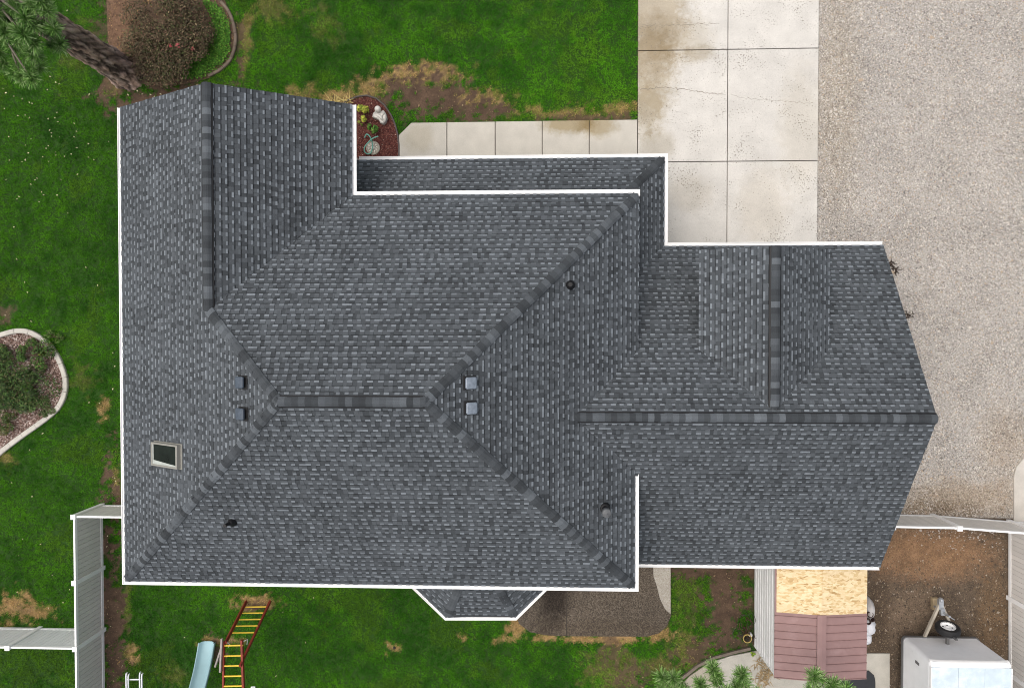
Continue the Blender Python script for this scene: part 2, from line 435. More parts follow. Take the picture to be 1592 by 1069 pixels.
SPOTS = [  # px, py, rx, ry (px), kind, strength : worn places in the lawn
    (662, 152, 74, 30, 's', 1.3), (580, 138, 34, 16, 'd', .7), (650, 122, 66, 18, 'd', .8), (745, 172, 50, 14, 's', 1), (730, 155, 62, 18, 'd', .75),
    (905, 183, 95, 7, 's', .8), (880, 176, 100, 12, 'd', .6), (520, 153, 50, 10, 'd', .8), (470, 148, 25, 14, 'd', .5),
    (425, 12, 50, 22, 'd', .25), (505, 40, 20, 30, 'd', .15), (960, 168, 40, 10, 'd', .5), (382, 60, 10, 55, 'd', .42), (373, 60, 7, 60, 's', .75),
    (160, 634, 10, 16, 'd', .8), (35, 947, 38, 20, 'd', 1.1), (35, 947, 20, 10, 's', .5), (4, 492, 18, 14, 's', .8), (125, 590, 25, 25, 'd', .15),
    (8, 712, 14, 8, 'd', .4), (184, 765, 9, 30, 's', .8), (181, 745, 8, 30, 'd', .5), (120, 70, 25, 40, 'd', .1),
    (174, 960, 17, 200, 's', 2.6), (180, 1030, 24, 26, 's', 1.3), (203, 1020, 12, 16, 'd', .9), (197, 940, 7, 50, 'd', .2),
    (402, 937, 29, 12, 'd', 1.3), (400, 942, 22, 7, 's', .9), (330, 998, 26, 8, 'd', 1.1), (335, 1010, 18, 22, 's', .8), (612, 1006, 9, 8, 'd', 1.4), (270, 1055, 22, 22, 'd', .15),
    (920, 993, 110, 6, 'd', 1.1), (806, 968, 12, 16, 'd', 1), (1030, 985, 22, 10, 'd', .9), 
    (945, 1018, 20, 26, 's', .65), (985, 1052, 34, 26, 's', .75), (960, 1042, 60, 34, 'd', .22), (1060, 1010, 30, 30, 'd', .35), (1050, 1022, 14, 14, 's', .7), (1030, 1040, 30, 25, 'd', .3),
    (1130, 940, 34, 75, 's', 1.25), (1145, 1000, 60, 22, 's', 1.1), (1105, 888, 75, 12, 's', 1.2), (1065, 930, 20, 60, 'd', .1), (1090, 1018, 36, 14, 's', .9),
    (240, 150, 75, 22, 's', 1.5), (172, 120, 14, 40, 's', .8), (165, 60, 18, 70, 's', .7), (185, 135, 22, 20, 'd', .5), (330, 132, 60, 6, 's', .6), 
]
def masks(x, y):
    nz = fbm(x, y, .9, 3, 5); n2 = fbm(x, y, .28, 9, 4); n4 = fbm(x, y, .12, 13, 2)
    soil = np.zeros(x.shape); dry = np.zeros(x.shape)
    for (px, py, rx, ry, k, st) in SPOTS:
        c = G(px, py); a = G(px+rx, py)-c; b = G(px, py+ry)-c
        d = np.hypot((x-c.x)/a.length, (y-c.y)/b.length)
        v = np.clip((1.2-d+(nz-.5)*1.7+(n2-.5)*2.0+(n4-.5)*1.6)*1.6, 0, 1)*st
        if k == 's': soil = np.maximum(soil, v)
        else: dry = np.maximum(dry, v)
    return np.clip(soil, 0, 1), np.clip(dry, 0, 1)

LAWN_DK, LAWN_SOIL, LAWN_DRY = np.array([.018, .055, .005]), np.array([.082, .052, .034]), np.array([.30, .195, .085])
gx = np.arange(FR[0], FR[1]+.01, .07); gy = np.arange(FR[2], FR[3]+.01, .07)
XX, YY = np.meshgrid(gx, gy); soil, dry = masks(XX, YY)
lc = LAWN_DK[None, None]*(.7+.6*fbm(XX, YY, 1.2, 21)[..., None])
n3 = fbm(XX, YY, .25, 33)[..., None]
lc = lc*(1-dry[..., None])+LAWN_DRY*(.5+n3)*dry[..., None]
lc = lc*(1-soil[..., None])+LAWN_SOIL*(.55+.9*n3)*soil[..., None]
zz = .012*fbm(XX, YY, .6, 5)-.012
nx_, ny_ = len(gx), len(gy)
I = np.arange(nx_*ny_).reshape(ny_, nx_)
F = np.stack([I[:-1, :-1], I[:-1, 1:], I[1:, 1:], I[1:, :-1]], -1).reshape(-1, 4)
M_lawn = mat('lawn_ground', (.1, .1, .1), .95, .25, 9, .5, 30, attr='tone', fine=.3, fscale=45)
lawn = np_mesh('lawn', np.stack([XX.ravel(), YY.ravel(), zz.ravel()], 1), F, lc.reshape(-1, 3), M_lawn, kind='structure', smooth=True)
M_far = mat('far_lawn', (.03, .065, .012), .95, .3, .4, fine=.3, fscale=12, tint=((.12, .09, .05), .12, .55, .75))
g = MB(); R_ = 300
g.quad((-R_, -R_, -.03), (R_, -R_, -.03), (R_, R_, -.03), (-R_, R_, -.03)); g.build('ground', M_far, kind='structure')

# grass: real blades over the lawn
NT = 215000
px = rng.uniform(FR[0]+.3, FR[1]-.3, NT); py = rng.uniform(FR[2]+.2, FR[3]-.2, NT)
ok = np.ones(NT, bool)
for k, poly in hs.items(): ok &= ~inpoly(px, py, poly)
px, py = px[ok], py[ok]
s_, d_ = masks(px, py)
keep = rng.uniform(0, 1, len(px)) > np.clip(s_*1.05+d_*.25, 0, .99)
px, py, s_, d_ = px[keep], py[keep], s_[keep], d_[keep]
big = fbm(px, py, 2.2, 41, 4); mid = fbm(px, py, .42, 55, 4)
v = np.clip((big-.5)*1.5+(mid-.5)*2.0+.52, 0, 1)[:, None]
north = np.clip((px[:, None]+6)/4, 0, 1)*np.clip((py[:, None]-3)/3, 0, 1)
gc = np.array([.019, .092, .003])*(1-v)+np.array([.068, .225, .005])*v
gc = gc*(.88+.14*north+.14*np.clip((px[:, None]+12)/2, 0, 1))
yel = (fbm(px, py, 1.4, 77)[:, None] > .58)*.35
gc = gc*(1-yel)+np.array([.10, .18, .012])*yel
dd = np.clip(d_[:, None]*1.25*rng.uniform(.4, 1.3, (len(px), 1)), 0, 1)
gc = gc*(1-dd)+np.array([.42, .275, .115])*dd
gc = gc*rng.uniform(.75, 1.25, (len(px), 1))
V, F, Tn = blades(px, py, np.zeros(len(px)), 6, .085, .017, .035, gc, (.35, 1.1))
gr = np_mesh('grass', V, F, Tn, M_grass, kind='stuff')
tag(gr, 'short green lawn grass around the house with worn and dry places', 'grass')

# fallen leaves and petals on the lawn
def scatter_leaves():
    pts = []
    for _ in range(90):
        x = random.gauss(60, 55); y = random.gauss(190, 95)
        if 2 < x < 182 and 2 < y < 470: pts.append((x, y))
    for _ in range(34): pts.append((random.uniform(5, 185), random.uniform(300, 980)))
    for _ in range(7): pts.append((random.uniform(190, 760), random.uniform(925, 1060)))
    for _ in range(14): pts.append((random.uniform(190, 290), random.uniform(136, 158)))
    C = []
    for x, y in pts:
        p = G(x, y)
        if any(inpoly(np.array([p.x]), np.array([p.y]), hs[k])[0] for k in ('house', 'kidney')): continue
        C.append((p.x, p.y, .055))
    C = np.array(C); D = rng.normal(0, .35, (len(C), 3)); D[:, 2] = 1
    tn = np.array([.62, .55, .36])[None]*rng.uniform(.6, 1.2, (len(C), 1))
    o = np_mesh('fallen_leaves', *leaf_quads(C, D, .065, .035, tn), M_leaf, kind='stuff')
    tag(o, 'pale fallen leaves strewn over the green lawn', 'leaves')
scatter_leaves()

# ------------------------------------------------------------------ paving
dk = lambda k: (k, k*.93, k*.8)
M_conc = mat_spots('driveway_concrete', (.545, .525, .485), [
    (*G(1015, 20)[:2], 1.1, 2.0, (.70, .635, .53), 1), (*G(1010, 110)[:2], .8, 1.6, (.72, .66, .55), .9), (*G(1005, 170)[:2], .55, .9, (.78, .73, .63), .8),
    (*G(1060, 60)[:2], .9, .8, (.84, .8, .72), .7), (*G(1085, 84)[:2], .5, .25, (.7, .65, .56), .8),
    (*G(1070, 300)[:2], .7, .6, (.84, .81, .76), .7), (*G(1185, 320)[:2], .8, 1.2, (.88, .85, .8), .7), (*G(1020, 225)[:2], .6, .5, (.72, .68, .6), .7),
    (*G(1245, 200)[:2], .7, 2.0, (.85, .82, .76), .6)],
    noise=.12, nscale=1.2, fine=.10, fscale=35, speck=((.17, .15, .12), 20, .86), objrand=.03)
M_walk = mat_spots('walkway_concrete', (.48, .455, .40), [
    (*G(885, 192)[:2], .9, .34, (.66, .58, .42), 1), (*G(930, 194)[:2], .6, .4, (.7, .62, .46), .9), (*G(650, 215)[:2], .5, .5, (.85, .82, .75), .8)], noise=.1, nscale=2, fine=.1, fscale=40, objrand=.03)
M_joint = mat('joint_dirt', (.06, .05, .04), .95, .3, 20)
M_path = mat_spots('path_concrete', (.42, .40, .35), [(*G(1080, 1050)[:2], .8, .6, (.75, .7, .62), .8)], noise=.14, nscale=2.5, fine=.12, fscale=50)

drive = empty('driveway', (6.1, 8, 0), kind='structure')
j = MB(); j.quad((3.245, 2.3, .006), (9.015, 2.3, .006), (9.015, 14, .006), (3.245, 14, .006)); j.build('joint_bed', M_joint, drive)
DYS = [14, 9.055, 5.475, 2.2]; DXS = [3.25, 6.13, 9.01]
for r in range(3):
    for c in range(2):
        b = MB(); b.bbox(DXS[c]+.012, DXS[c+1]-.012, DYS[r+1]+.013, DYS[r]-.013, 0, .05, .008)
        b.build('concrete_slab', M_conc, drive)
M_crack = mat('crack_line', (.20, .175, .14), .95, .3, 30)  # dark tone of the slab cracks
def crack(pts, wd):
    m = MB(); L_ = []
    for i in range(len(pts)-1):
        a, b = G(*pts[i], .0512), G(*pts[i+1], .0512); n = max(2, int((b-a).length/.06))
        for k in range(n): L_.append(a.lerp(b, k/n)+Vector((random.gauss(0, .012), random.gauss(0, .018), 0)))
    L_.append(G(*pts[-1], .0512))
    for i in range(len(L_)-1):
        a, b = L_[i], L_[i+1]; t = (b-a).normalized(); s = Vector((-t.y, t.x, 0))
        wa, wb = wd*random.uniform(.4, 1.2), wd*random.uniform(.4, 1.2)
        m.quad(a-s*wa, b-s*wb, b+s*wb, a+s*wa)
    m.build('crack', M_crack, drive)
crack([(995, 139), (1035, 136), (1065, 139), (1100, 145), (1127, 147)], .010)
crack([(998, 39), (1050, 39), (1118, 37)], .007)
crack([(1136, 146), (1150, 152), (1200, 156), (1265, 161)], .005)
walk = empty('walkway', (0, 5.9, 0), kind='structure')
j = MB(); j.prism(gp([(622, 212), (641, 194), (991, 189), (991, 258), (622, 258)]), -.01, .008); j.build('joint_bed', M_joint, walk)
WXS = [G(x, 190).x for x in (620, 695, 770, 843, 916, 991)]
yt0, yb0 = G(700, 191).y, 4.6
for i in range(5):
    x0, x1 = WXS[i]+.012, WXS[i+1]-.012
    m = MB()
    if i == 0:
        q = G(620, 211); m.prism([(x0, yb0), (x1, yb0), (x1, yt0), (G(640, 191).x, yt0), (x0, q.y)], 0, .05, b=.008)
    else: m.bbox(x0, x1, yb0, yt0+.004*i, 0, .05, .008)
    m.build('concrete_slab', M_walk, walk)

# patio of dark exposed aggregate
M_agg = mat_voronoi('exposed_aggregate', [(.045, .035, .027), (.078, .062, .047), (.11, .088, .066), (.17, .145, .112)], 40, .75, .5,
                    [((.35, .33, .32), *G(862, 930)[:2], .55, .7, 1), ((.6, .58, .55), *G(850, 970)[:2], .5, .4, .7), ((.8, .76, .7), *G(950, 975)[:2], 2.5, .3, .6)])
M_agg_dry = mat_voronoi('dry_aggregate', [(.27, .245, .20), (.33, .30, .25), (.39, .36, .31), (.44, .41, .36)], 55, .85, .4)
patio = empty('patio', (*G(920, 930)[:2], 0), kind='structure')
xj = G(881, 930).x
pl = gp([(880.2, 860), (880.2, 987.5), (850, 986), (824, 981), (807, 968), (800, 950), (800, 860)])
pr = gp([(881.8, 860), (1043, 860), (1043, 955), (1037, 972), (1024, 983), (1005, 988), (881.8, 987.5)])
a = MB(); a.prism(pl, 0, .05, b=.01); a.build('aggregate_slab', M_agg, patio)
a = MB(); a.prism(pr, 0, .05, b=.01); a.build('aggregate_slab', M_agg, patio)
a = MB(); a.prism(gp([(877, 860), (885, 860), (885, 986.5), (877, 986.5)]), 0, .036); a.build('joint_bed', M_joint, patio)
st = gp([(1015, 868), (1042.5, 868), (1042.5, 954), (1034, 946), (1026, 930), (1021, 910), (1016, 895)], .05)
a = MB(); a.add([(x, y, .0545) for x, y in st], [tuple(range(len(st)-1, -1, -1))]); a.build('dry_strip', M_agg_dry, patio)

# curved concrete by the shed, and the pad behind it
cp = empty('garden_path', (*G(1120, 1050)[:2], 0), kind='structure')
a = MB(); a.prism(gp([(1046, 1078), (1072, 1049), (1100, 1030), (1135, 1018), (1178, 1010), (1330, 1010), (1330, 1110), (1125, 1110), (1040, 1110)]), 0, .05, b=.01); a.build('concrete_slab', M_path, cp)
curb_pts = [(1036, 1085), (1060, 1052), (1084, 1033), (1110, 1020), (1140, 1012), (1166, 1006)]
M_curb = mat('weathered_kerb', (.16, .13, .105), .9, .25, 6)
a = MB()
for i in range(len(curb_pts)-1):
    p, q = G(*curb_pts[i]), G(*curb_pts[i+1]); t = (q-p).normalized(); s = Vector((-t.y, t.x, 0))*.045
    b0 = [p-s, q-s, q+s, p+s]; a.add([v_+Vector((0, 0, z)) for z in (0, .09) for v_ in b0], [(0, 1, 5, 4), (1, 2, 6, 5), (2, 3, 7, 6), (3, 0, 4, 7), (4, 5, 6, 7)])
a.build('edging_strip', M_curb, cp)
a = MB(); a.prism(gp([(1320, 1014), (1382, 1014), (1382, 1110), (1320, 1110)]), 0, .06, b=.01)
pad = a.build('concrete_pad', M_path, kind='structure')
a = MB(); a.prism(gp([(1300, 1040), (1349, 1040), (1357, 1047), (1359, 1056), (1359, 1110), (1300, 1110)]), .064, .09, b=.006)
o = a.build('rubber_mat', mat('mat_charcoal', (.028, .030, .034), .7, .15, 10))
tag(o, 'dark charcoal rubber mat lying on the concrete pad behind the shed', 'mat')
M_sidepad = mat_spots('side_concrete', (.50, .47, .42), [], noise=.15, nscale=2)
a = MB(); a.prism(gp([(1575, 812), (1575, 740), (1579, 725), (1590, 712), (1606, 704), (1660, 700), (1660, 812)]), 0, .05, b=.01)
a.build('side_pavement', M_sidepad, kind='structure')

# gravel yard and soil yard
M_gravel = mat_voronoi('gravel_bed', [(.17, .155, .14), (.29, .27, .245), (.39, .365, .33), (.35, .335, .315), (.52, .495, .455)], 34, .9, .6,
                       [((.75, .63, .48), *G(1500, 775)[:2], 2.4, .6, .7), ((.8, .66, .5), *G(1560, 690)[:2], .9, 1.2, .5), ((.5, .42, .33), *G(1420, 800)[:2], 2.5, .5, .8), ((.82, .72, .55), *G(1300, 150)[:2], .8, 4, .5)])
a = MB(); a.add([(x, y, .008) for x, y in hs['gravel']], [(4, 3, 2, 1, 0)])
a.build('gravel_yard', M_gravel, kind='structure')
def stones(name, n, region, tone_fn, size, z, label, catg, mat_, excl=()):
    x0, x1, y0, y1 = region
    x = rng.uniform(x0, x1, n); y = rng.uniform(y0, y1, n); okk = np.ones(n, bool)
    for e in excl: okk &= ~inpoly(x, y, e)
    x, y = x[okk], y[okk]; n = len(x)
    tone, keep = tone_fn(x, y); x, y, tone = x[keep], y[keep], tone[keep]; n = len(x)
    s = size*rng.lognormal(0, .35, n)
    base = np.array([(1, 0, 0), (0, 1, 0), (-1, 0, 0), (0, -1, 0), (0, 0, .7)], float)
    J = base[None]+rng.normal(0, .22, (n, 5, 3)); J[:, :4, 2] = np.abs(J[:, :4, 2])*.2
    a = rng.uniform(0, 6.28, n); ca, sa = np.cos(a)[:, None], np.sin(a)[:, None]
    X = (J[:, :, 0]*ca-J[:, :, 1]*sa*.75)*s[:, None]+x[:, None]; Y = (J[:, :, 0]*sa+J[:, :, 1]*ca*.75)*s[:, None]+y[:, None]; Z = J[:, :, 2]*s[:, None]+z
    V = np.stack([X, Y, Z], -1).reshape(-1, 3)
    f = np.array([(0, 1, 4), (1, 2, 4), (2, 3, 4), (3, 0, 4)])
    F = (np.arange(n)[:, None, None]*5+f[None]).reshape(-1, 3)
    o = np_mesh(name, V, F, np.repeat(tone, 4, 0), mat_, kind='stuff'); tag(o, label, catg); return o
def grav_tone(x, y):
    n = len(x); pal = np.array([(.53, .495, .445), (.41, .375, .33), (.36, .34, .315), (.27, .24, .205), (.60, .56, .50), (.40, .32, .24), (.15, .14, .13)])
    t = pal[rng.choice(7, n, p=[.2, .22, .2, .13, .1, .1, .05])]
    c = G(1510, 775); br = np.clip(1.2-np.hypot((x-c.x)/3.2, (y-c.y)/1.1)+(fbm(x, y, .7, 71)-.5)*2, 0, 1)[:, None]
    c = G(1575, 690); br = np.maximum(br, np.clip(1.1-np.hypot((x-c.x)/.9, (y-c.y)/1.6)+(fbm(x, y, .7, 72)-.5)*2, 0, 1)[:, None]*.8)
    t = t*(1-br*.4)+np.array([.27, .18, .10])*br*.4
    return t, np.ones(n, bool)
stones('gravel', 105000, (9.06, 17, -5.95, 12.4), grav_tone, .018, .012, 'grey and tan gravel spread over the yard beside the driveway', 'gravel', M_stone,
       [hs['house'], gp([(1575, 812), (1575, 730), (1600, 700), (1660, 700), (1660, 812)])])

M_dirt = mat_spots('dirt_soil', (.092, .068, .048), [(*G(1440, 860)[:2], 2.2, .9, (2.1, 1.7, 1.35), 1), (*G(1420, 960)[:2], .9, .9, (1.7, 1.65, 1.6), .7), (*G(1545, 960)[:2], .6, 1.4, (1.5, 1.25, .9), .6),
                   (*G(1365, 960)[:2], .4, 1.5, (.75, .7, .65), .8)], rough=.95, noise=.35, nscale=3, fine=.4, fscale=30, bump=.6)
a = MB(); a.add([(x, y, .007) for x, y in hs['dirt']], [(4, 3, 2, 1, 0)] if len(hs['dirt']) == 5 else [tuple(range(len(hs['dirt'])-1, -1, -1))])
a.build('dirt_yard', M_dirt, kind='structure')
def dirt_tone(x, y):
    n = len(x); pal = np.array([(.12, .09, .06), (.06, .045, .033), (.2, .15, .1), (.27, .225, .175), (.36, .32, .27)])
    t = pal[rng.choice(5, n, p=[.37, .36, .2, .055, .015])]
    c = G(1450, 858); br = np.clip(1.2-np.hypot((x-c.x)/1.9, (y-c.y)/.75)+(fbm(x, y, .5, 81)-.5)*2.2, 0, 1)[:, None]
    t = t*(1-br*.75)+np.array([.25, .145, .072])*br*.75*rng.uniform(.6, 1.4, (n, 1))
    c = G(1500, 825); gv = np.clip(1.2-np.hypot((x-c.x)/1.6, (y-c.y)/.5)+(fbm(x, y, .5, 82)-.5)*2, 0, 1)
    sel = rng.uniform(0, 1, n) < gv*.4; t[sel] = np.array([.36, .33, .3])
    return t, np.ones(n, bool)
stones('soil_clods', 16000, (9.4, 17, -12.4, -6.05), dirt_tone, .019, .009, 'brown soil and pine litter covering the yard behind the shed', 'soil', M_soilstuff, [hs['house']])
def litter_tone(x, y):
    s, d = masks(x, y); n = len(x)
    pal = np.array([(.13, .09, .055), (.06, .042, .03), (.22, .15, .09), (.32, .24, .14)])
    return pal[rng.choice(4, n, p=[.4, .3, .2, .1])], rng.uniform(0, 1, n) < s*.9
stones('bare_soil', 60000, (FR[0], 9.3, FR[2], FR[3]), litter_tone, .017, .002, 'brown bare soil and bark bits in the worn parts of the lawn', 'soil', M_soilstuff, [hs[k] for k in ('house', 'drive', 'walk', 'patio', 'porchbed', 'kidney', 'concrete', 'shed')])

# ------------------------------------------------------------------ house
house = empty('house', (-1, -1.5, 0), 'large house with a dark grey shingle hip roof, white gutters and an attached garage', 'house')
# walls
def wall(poly, z0, z1):
    m = MB(); m.prism(poly, z0, z1); return m.build('wall', M_siding, house)
O = .42
wall([(WX+O, SY+O), (EX-O, SY+O), (EX-O, NY-O), (GEX-1.05, NY-O), (GEX-1.05, GNY-.35), (WX+O, GNY-.35)], 0, ZM+.02)
wall([(EX-O+.01, AS+O), (AE-.35, AS+O), (AE-.35, AN-O), (EX-O+.01, AN-O)], 0, ZG+.02)
wall([(DX0+.36, AN-O-1.6), (DX1-.36, AN-O-1.6), (DX1-.36, DNY-.28), (DX0+.36, DNY-.28)], ZG+.025, ZM+.02)
wall([(BA.x+.28, SY+O-.02), (BB.x+.12, BB.y+.32), (BC.x-.12, BC.y+.32), (BD.x-.28, SY+O-.02)], 0, BZ)
def gable_wall(a, b, c, th):
    m = MB(); t = Vector(th); vs = [Vector(a), Vector(b), Vector(c)]; vs2 = [p+t for p in vs]
    m.add(vs+vs2, [(0, 1, 2), (5, 4, 3), (0, 3, 4, 1), (1, 4, 5, 2), (2, 5, 3, 0)]); m.build('gable_wall', M_siding, house)
gable_wall((WX+O, GNY-.36, ZM+.03), (GEX-1.05, GNY-.36, ZM+.03), (GX, GNY-.36, ZGR-.1), (0, -.15, 0))
gable_wall((AE-.36, AS+O, ZG+.03), (AE-.36, AN-O, ZG+.03), (AE-.36, AR, ZAR-.1), (-.15, 0, 0))
gable_wall((DX0+.36, DNY-.29, ZM+.03), (DX1-.36, DNY-.29, ZM+.03), (DR, DNY-.29, ZDR-.08), (0, -.12, 0))
# garage door and pillars under the porch eave
m = MB()
for i in range(5): m.box(4.0, 8.9, AN-O+.004, AN-O+.05, .06+i*.46, .06+i*.46+.45)
m.build('garage_door', M_white, house)
for x in (-1.6, 3.35):
    m = MB(); m.box(x-.09, x+.09, PNY-.55, PNY-.37, 0, ZG-.1); m.build('porch_post', M_white, house)

roof = empty('roof', (-1, -1.5, ZM), parent=house)

class Face:
    """one roof plane: local u along the eave, w up the slope, n out of it"""
    def __init__(s, o, a, b, t):
        s.o = Vector(o); s.a = Vector((*a, 0)); c = 1/math.sqrt(1+t*t)
        s.up = Vector((b[0]*c, b[1]*c, t*c)); s.n = s.a.cross(s.up)
        if s.n.z < 0: s.n = -s.n
        s.c = c; s.b = Vector((*b, 0))
    def loc(s, p):
        d = Vector((p[0], p[1], 0))-Vector((s.o.x, s.o.y, 0)); return (d.dot(s.a), d.dot(s.b)/s.c)
    def W(s, u, w, n=0.0): return s.o+s.a*u+s.up*w+s.n*n
    def hit(s, px, py, n=0.0):
        d = CR @ Vector(((px-CX)/FPX, -(py-CY)/FPX, -1.0)); c0 = Vector((0, 0, H))
        return c0+d*((s.o+s.n*n-c0).dot(s.n)/d.dot(s.n))
    def M(s, p):
        m = Matrix((s.a, s.up, s.n)).transposed().to_4x4(); m.translation = p; return m

E_ = .1445
SH = []          # every shingle: (area in the picture, list of quads)
BLUE = np.array([.875, .985, 1.09])*1.05
def tonec(v): return tuple(BLUE*v)
def span(poly, w):
    xs = []
    n = len(poly)
    for i in range(n):
        (u0, w0), (u1, w1) = poly[i], poly[(i+1) % n]
        if (w0 <= w < w1) or (w1 <= w < w0): xs.append(u0+(u1-u0)*(w-w0)/(w1-w0))
    return (min(xs), max(xs)) if len(xs) >= 2 else None
def shingle_face(fc, poly, deck=True):
    lp = [fc.loc(p) for p in poly]
    w_lo = min(p[1] for p in lp); w_hi = max(p[1] for p in lp)
    if deck:
        m = MB(); vs = [fc.W(u, w_, -.012) for u, w_ in lp]; vs2 = [fc.W(u, w_, -.06) for u, w_ in lp]; n = len(vs)
        fs = [tuple(range(n)), tuple(range(2*n-1, n-1, -1))]+[(i, n+i, n+(i+1) % n, (i+1) % n) for i in range(n)]
        m.add(vs+vs2, fs); m.build('roof_deck', M_deck, roof)
    k = 0; w0 = w_lo
    while w0 < w_hi-.01:
        w1 = min(w0+E_, w_hi)
        A = span(lp, w0+1e-4) or span(lp, w0+.02); B = span(lp, w1-1e-4)
        if A is None: break
        if B is None: B = ((A[0]+A[1])/2,)*2
        jit = random.uniform(-.0025, .0025)
        j = math.floor((min(A[0], B[0])-1)/1.0); off = (k*.37+random.uniform(0, .2)) % 1.0
        hi = max(A[1], B[1])
        while j+off < hi:
            a, b = j+off, j+off+1.0; j += 1
            if b < min(A[0], B[0]): continue
            quads = []
            def seg(u0, u1, wa, wb, na, nb, col):
                fa = (wa-w0)/(w1-w0); fb = (wb-w0)/(w1-w0)
                la, ra = A[0]+(B[0]-A[0])*fa, A[1]+(B[1]-A[1])*fa
                lb, rb = A[0]+(B[0]-A[0])*fb, A[1]+(B[1]-A[1])*fb
                p0, p1 = max(u0, la), min(u1, ra); q0, q1 = max(u0, lb), min(u1, rb)
                if p1-p0 < .004 and q1-q0 < .004: return None
                if p1 < p0: p0 = p1 = min(max((p0+p1)/2, la), ra)
                if q1 < q0: q0 = q1 = min(max((q0+q1)/2, lb), rb)
                quads.append(([fc.W(p0, wa, na), fc.W(p1, wa, na), fc.W(q1, wb, nb), fc.W(q0, wb, nb)], col)); return p0, p1
            u = a; blend = random.uniform(.88, 1.12)
            tooth = random.random() < .5
            h0, h1 = .010, .003; g0, g1 = .020, .011
            dh = lambda t: h0+(h1-h0)*t
            while u < b-.001:
                L_ = random.uniform(.085, .135) if tooth else random.uniform(.085, .125)
                e = min(u+L_, b)
                if b-e < .04: e = b
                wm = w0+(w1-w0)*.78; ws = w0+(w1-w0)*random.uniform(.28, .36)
                wj = w0+jit
                if tooth:
                    lt = random.choice((.165, .18, .20, .155)) if random.random() < .88 else .095
                    md = random.choice((.068, .076, .083, .09, .055))*blend
                    r1 = seg(u, e, wj, ws, g0, g0+(g1-g0)*.42, tonec(lt))
                    seg(u, e, ws, wm, g0+(g1-g0)*.42, g0+(g1-g0)*.8, tonec(md))
                    seg(u, e, wm, w1, g0+(g1-g0)*.8, g1, tonec(md*random.choice((.45, .6, .9))))  # dark granule band, painting the shade below the course above
                    if r1:
                        p0, p1 = r1
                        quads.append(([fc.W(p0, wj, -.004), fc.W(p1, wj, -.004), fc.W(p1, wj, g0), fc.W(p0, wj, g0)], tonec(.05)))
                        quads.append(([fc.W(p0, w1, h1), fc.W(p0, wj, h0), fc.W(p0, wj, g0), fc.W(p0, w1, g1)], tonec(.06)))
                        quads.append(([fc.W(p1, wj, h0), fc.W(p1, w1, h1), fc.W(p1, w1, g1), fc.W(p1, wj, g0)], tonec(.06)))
                else:
                    md = random.choice((.064, .072, .078, .084, .088, .052))*blend
                    r1 = seg(u, e, wj, wm, h0, dh(.8), tonec(md)); seg(u, e, wm, w1, dh(.8), h1, tonec(md*random.choice((.4, .55, .8))))  # gaps carry the same painted shade band at their top
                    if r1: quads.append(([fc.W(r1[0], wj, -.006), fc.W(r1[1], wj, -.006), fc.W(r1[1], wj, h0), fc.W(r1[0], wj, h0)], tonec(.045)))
                u = e; tooth = not tooth
            if quads:
                q = []
                for vs, c in quads[:]:
                    q += vs
                pr_ = [P(v_) for v_ in (quads[0][0][0], quads[-2][0][1] if len(quads) > 1 else quads[0][0][1], quads[-1][0][2], quads[0][0][3])]
                xs = [p[0] for p in pr_]; ys = [p[1] for p in pr_]
                vis = 1 if -5 < min(xs) and max(xs) < 1597 else 0
                ln = sum(1 for _ in quads)
                SH.append(((max(xs)-min(xs)+2)*(max(ys)-min(ys)+2)*vis, quads))
        w0 = w1; k += 1

gi = .11   # the shingles stop this far inside the gutter line
f_w = Face((WX, 0, ZM), (0, -1), (1, 0), TW); f_n = Face((0, NY, ZM), (-1, 0), (0, -1), T)
f_s = Face((0, SY, ZM), (1, 0), (0, 1), T); f_e = Face((EX, 0, ZM), (0, 1), (-1, 0), TE)
f_ge = Face((GEX, 0, ZM), (0, 1), (-1, 0), T)
f_pn = Face((0, PNY, ZG), (-1, 0), (0, -1), T); f_pe = Face((PEX, 0, ZG), (0, 1), (-1, 0), T)
f_an = Face((0, AN, ZG), (-1, 0), (0, -1), TA); f_as = Face((0, AS, ZG), (1, 0), (0, 1), TA)
f_dw = Face((DX0, 0, ZM), (0, -1), (1, 0), TD); f_de = Face((DX1, 0, ZM), (0, 1), (-1, 0), TD)
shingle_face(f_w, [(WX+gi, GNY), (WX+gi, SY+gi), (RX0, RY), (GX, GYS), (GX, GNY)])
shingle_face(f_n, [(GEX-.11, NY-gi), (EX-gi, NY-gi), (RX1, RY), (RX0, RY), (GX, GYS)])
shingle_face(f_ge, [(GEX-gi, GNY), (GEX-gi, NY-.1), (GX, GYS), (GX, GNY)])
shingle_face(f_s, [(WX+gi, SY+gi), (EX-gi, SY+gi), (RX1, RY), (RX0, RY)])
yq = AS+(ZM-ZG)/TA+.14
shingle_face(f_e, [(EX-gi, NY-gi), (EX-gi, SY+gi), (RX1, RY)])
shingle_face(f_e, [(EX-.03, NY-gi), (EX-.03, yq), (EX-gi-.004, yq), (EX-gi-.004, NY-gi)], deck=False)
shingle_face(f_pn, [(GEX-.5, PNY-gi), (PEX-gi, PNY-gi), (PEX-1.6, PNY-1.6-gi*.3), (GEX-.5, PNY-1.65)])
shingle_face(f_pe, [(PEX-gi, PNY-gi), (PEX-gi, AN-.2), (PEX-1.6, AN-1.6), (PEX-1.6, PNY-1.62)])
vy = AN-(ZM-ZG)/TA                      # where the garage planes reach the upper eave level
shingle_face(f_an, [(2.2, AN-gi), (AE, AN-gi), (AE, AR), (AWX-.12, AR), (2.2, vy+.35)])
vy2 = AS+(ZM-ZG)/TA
shingle_face(f_as, [(2.3, AS+gi), (AE, AS+gi), (AE, AR), (AWX-.12, AR), (2.3, vy2-.35)])
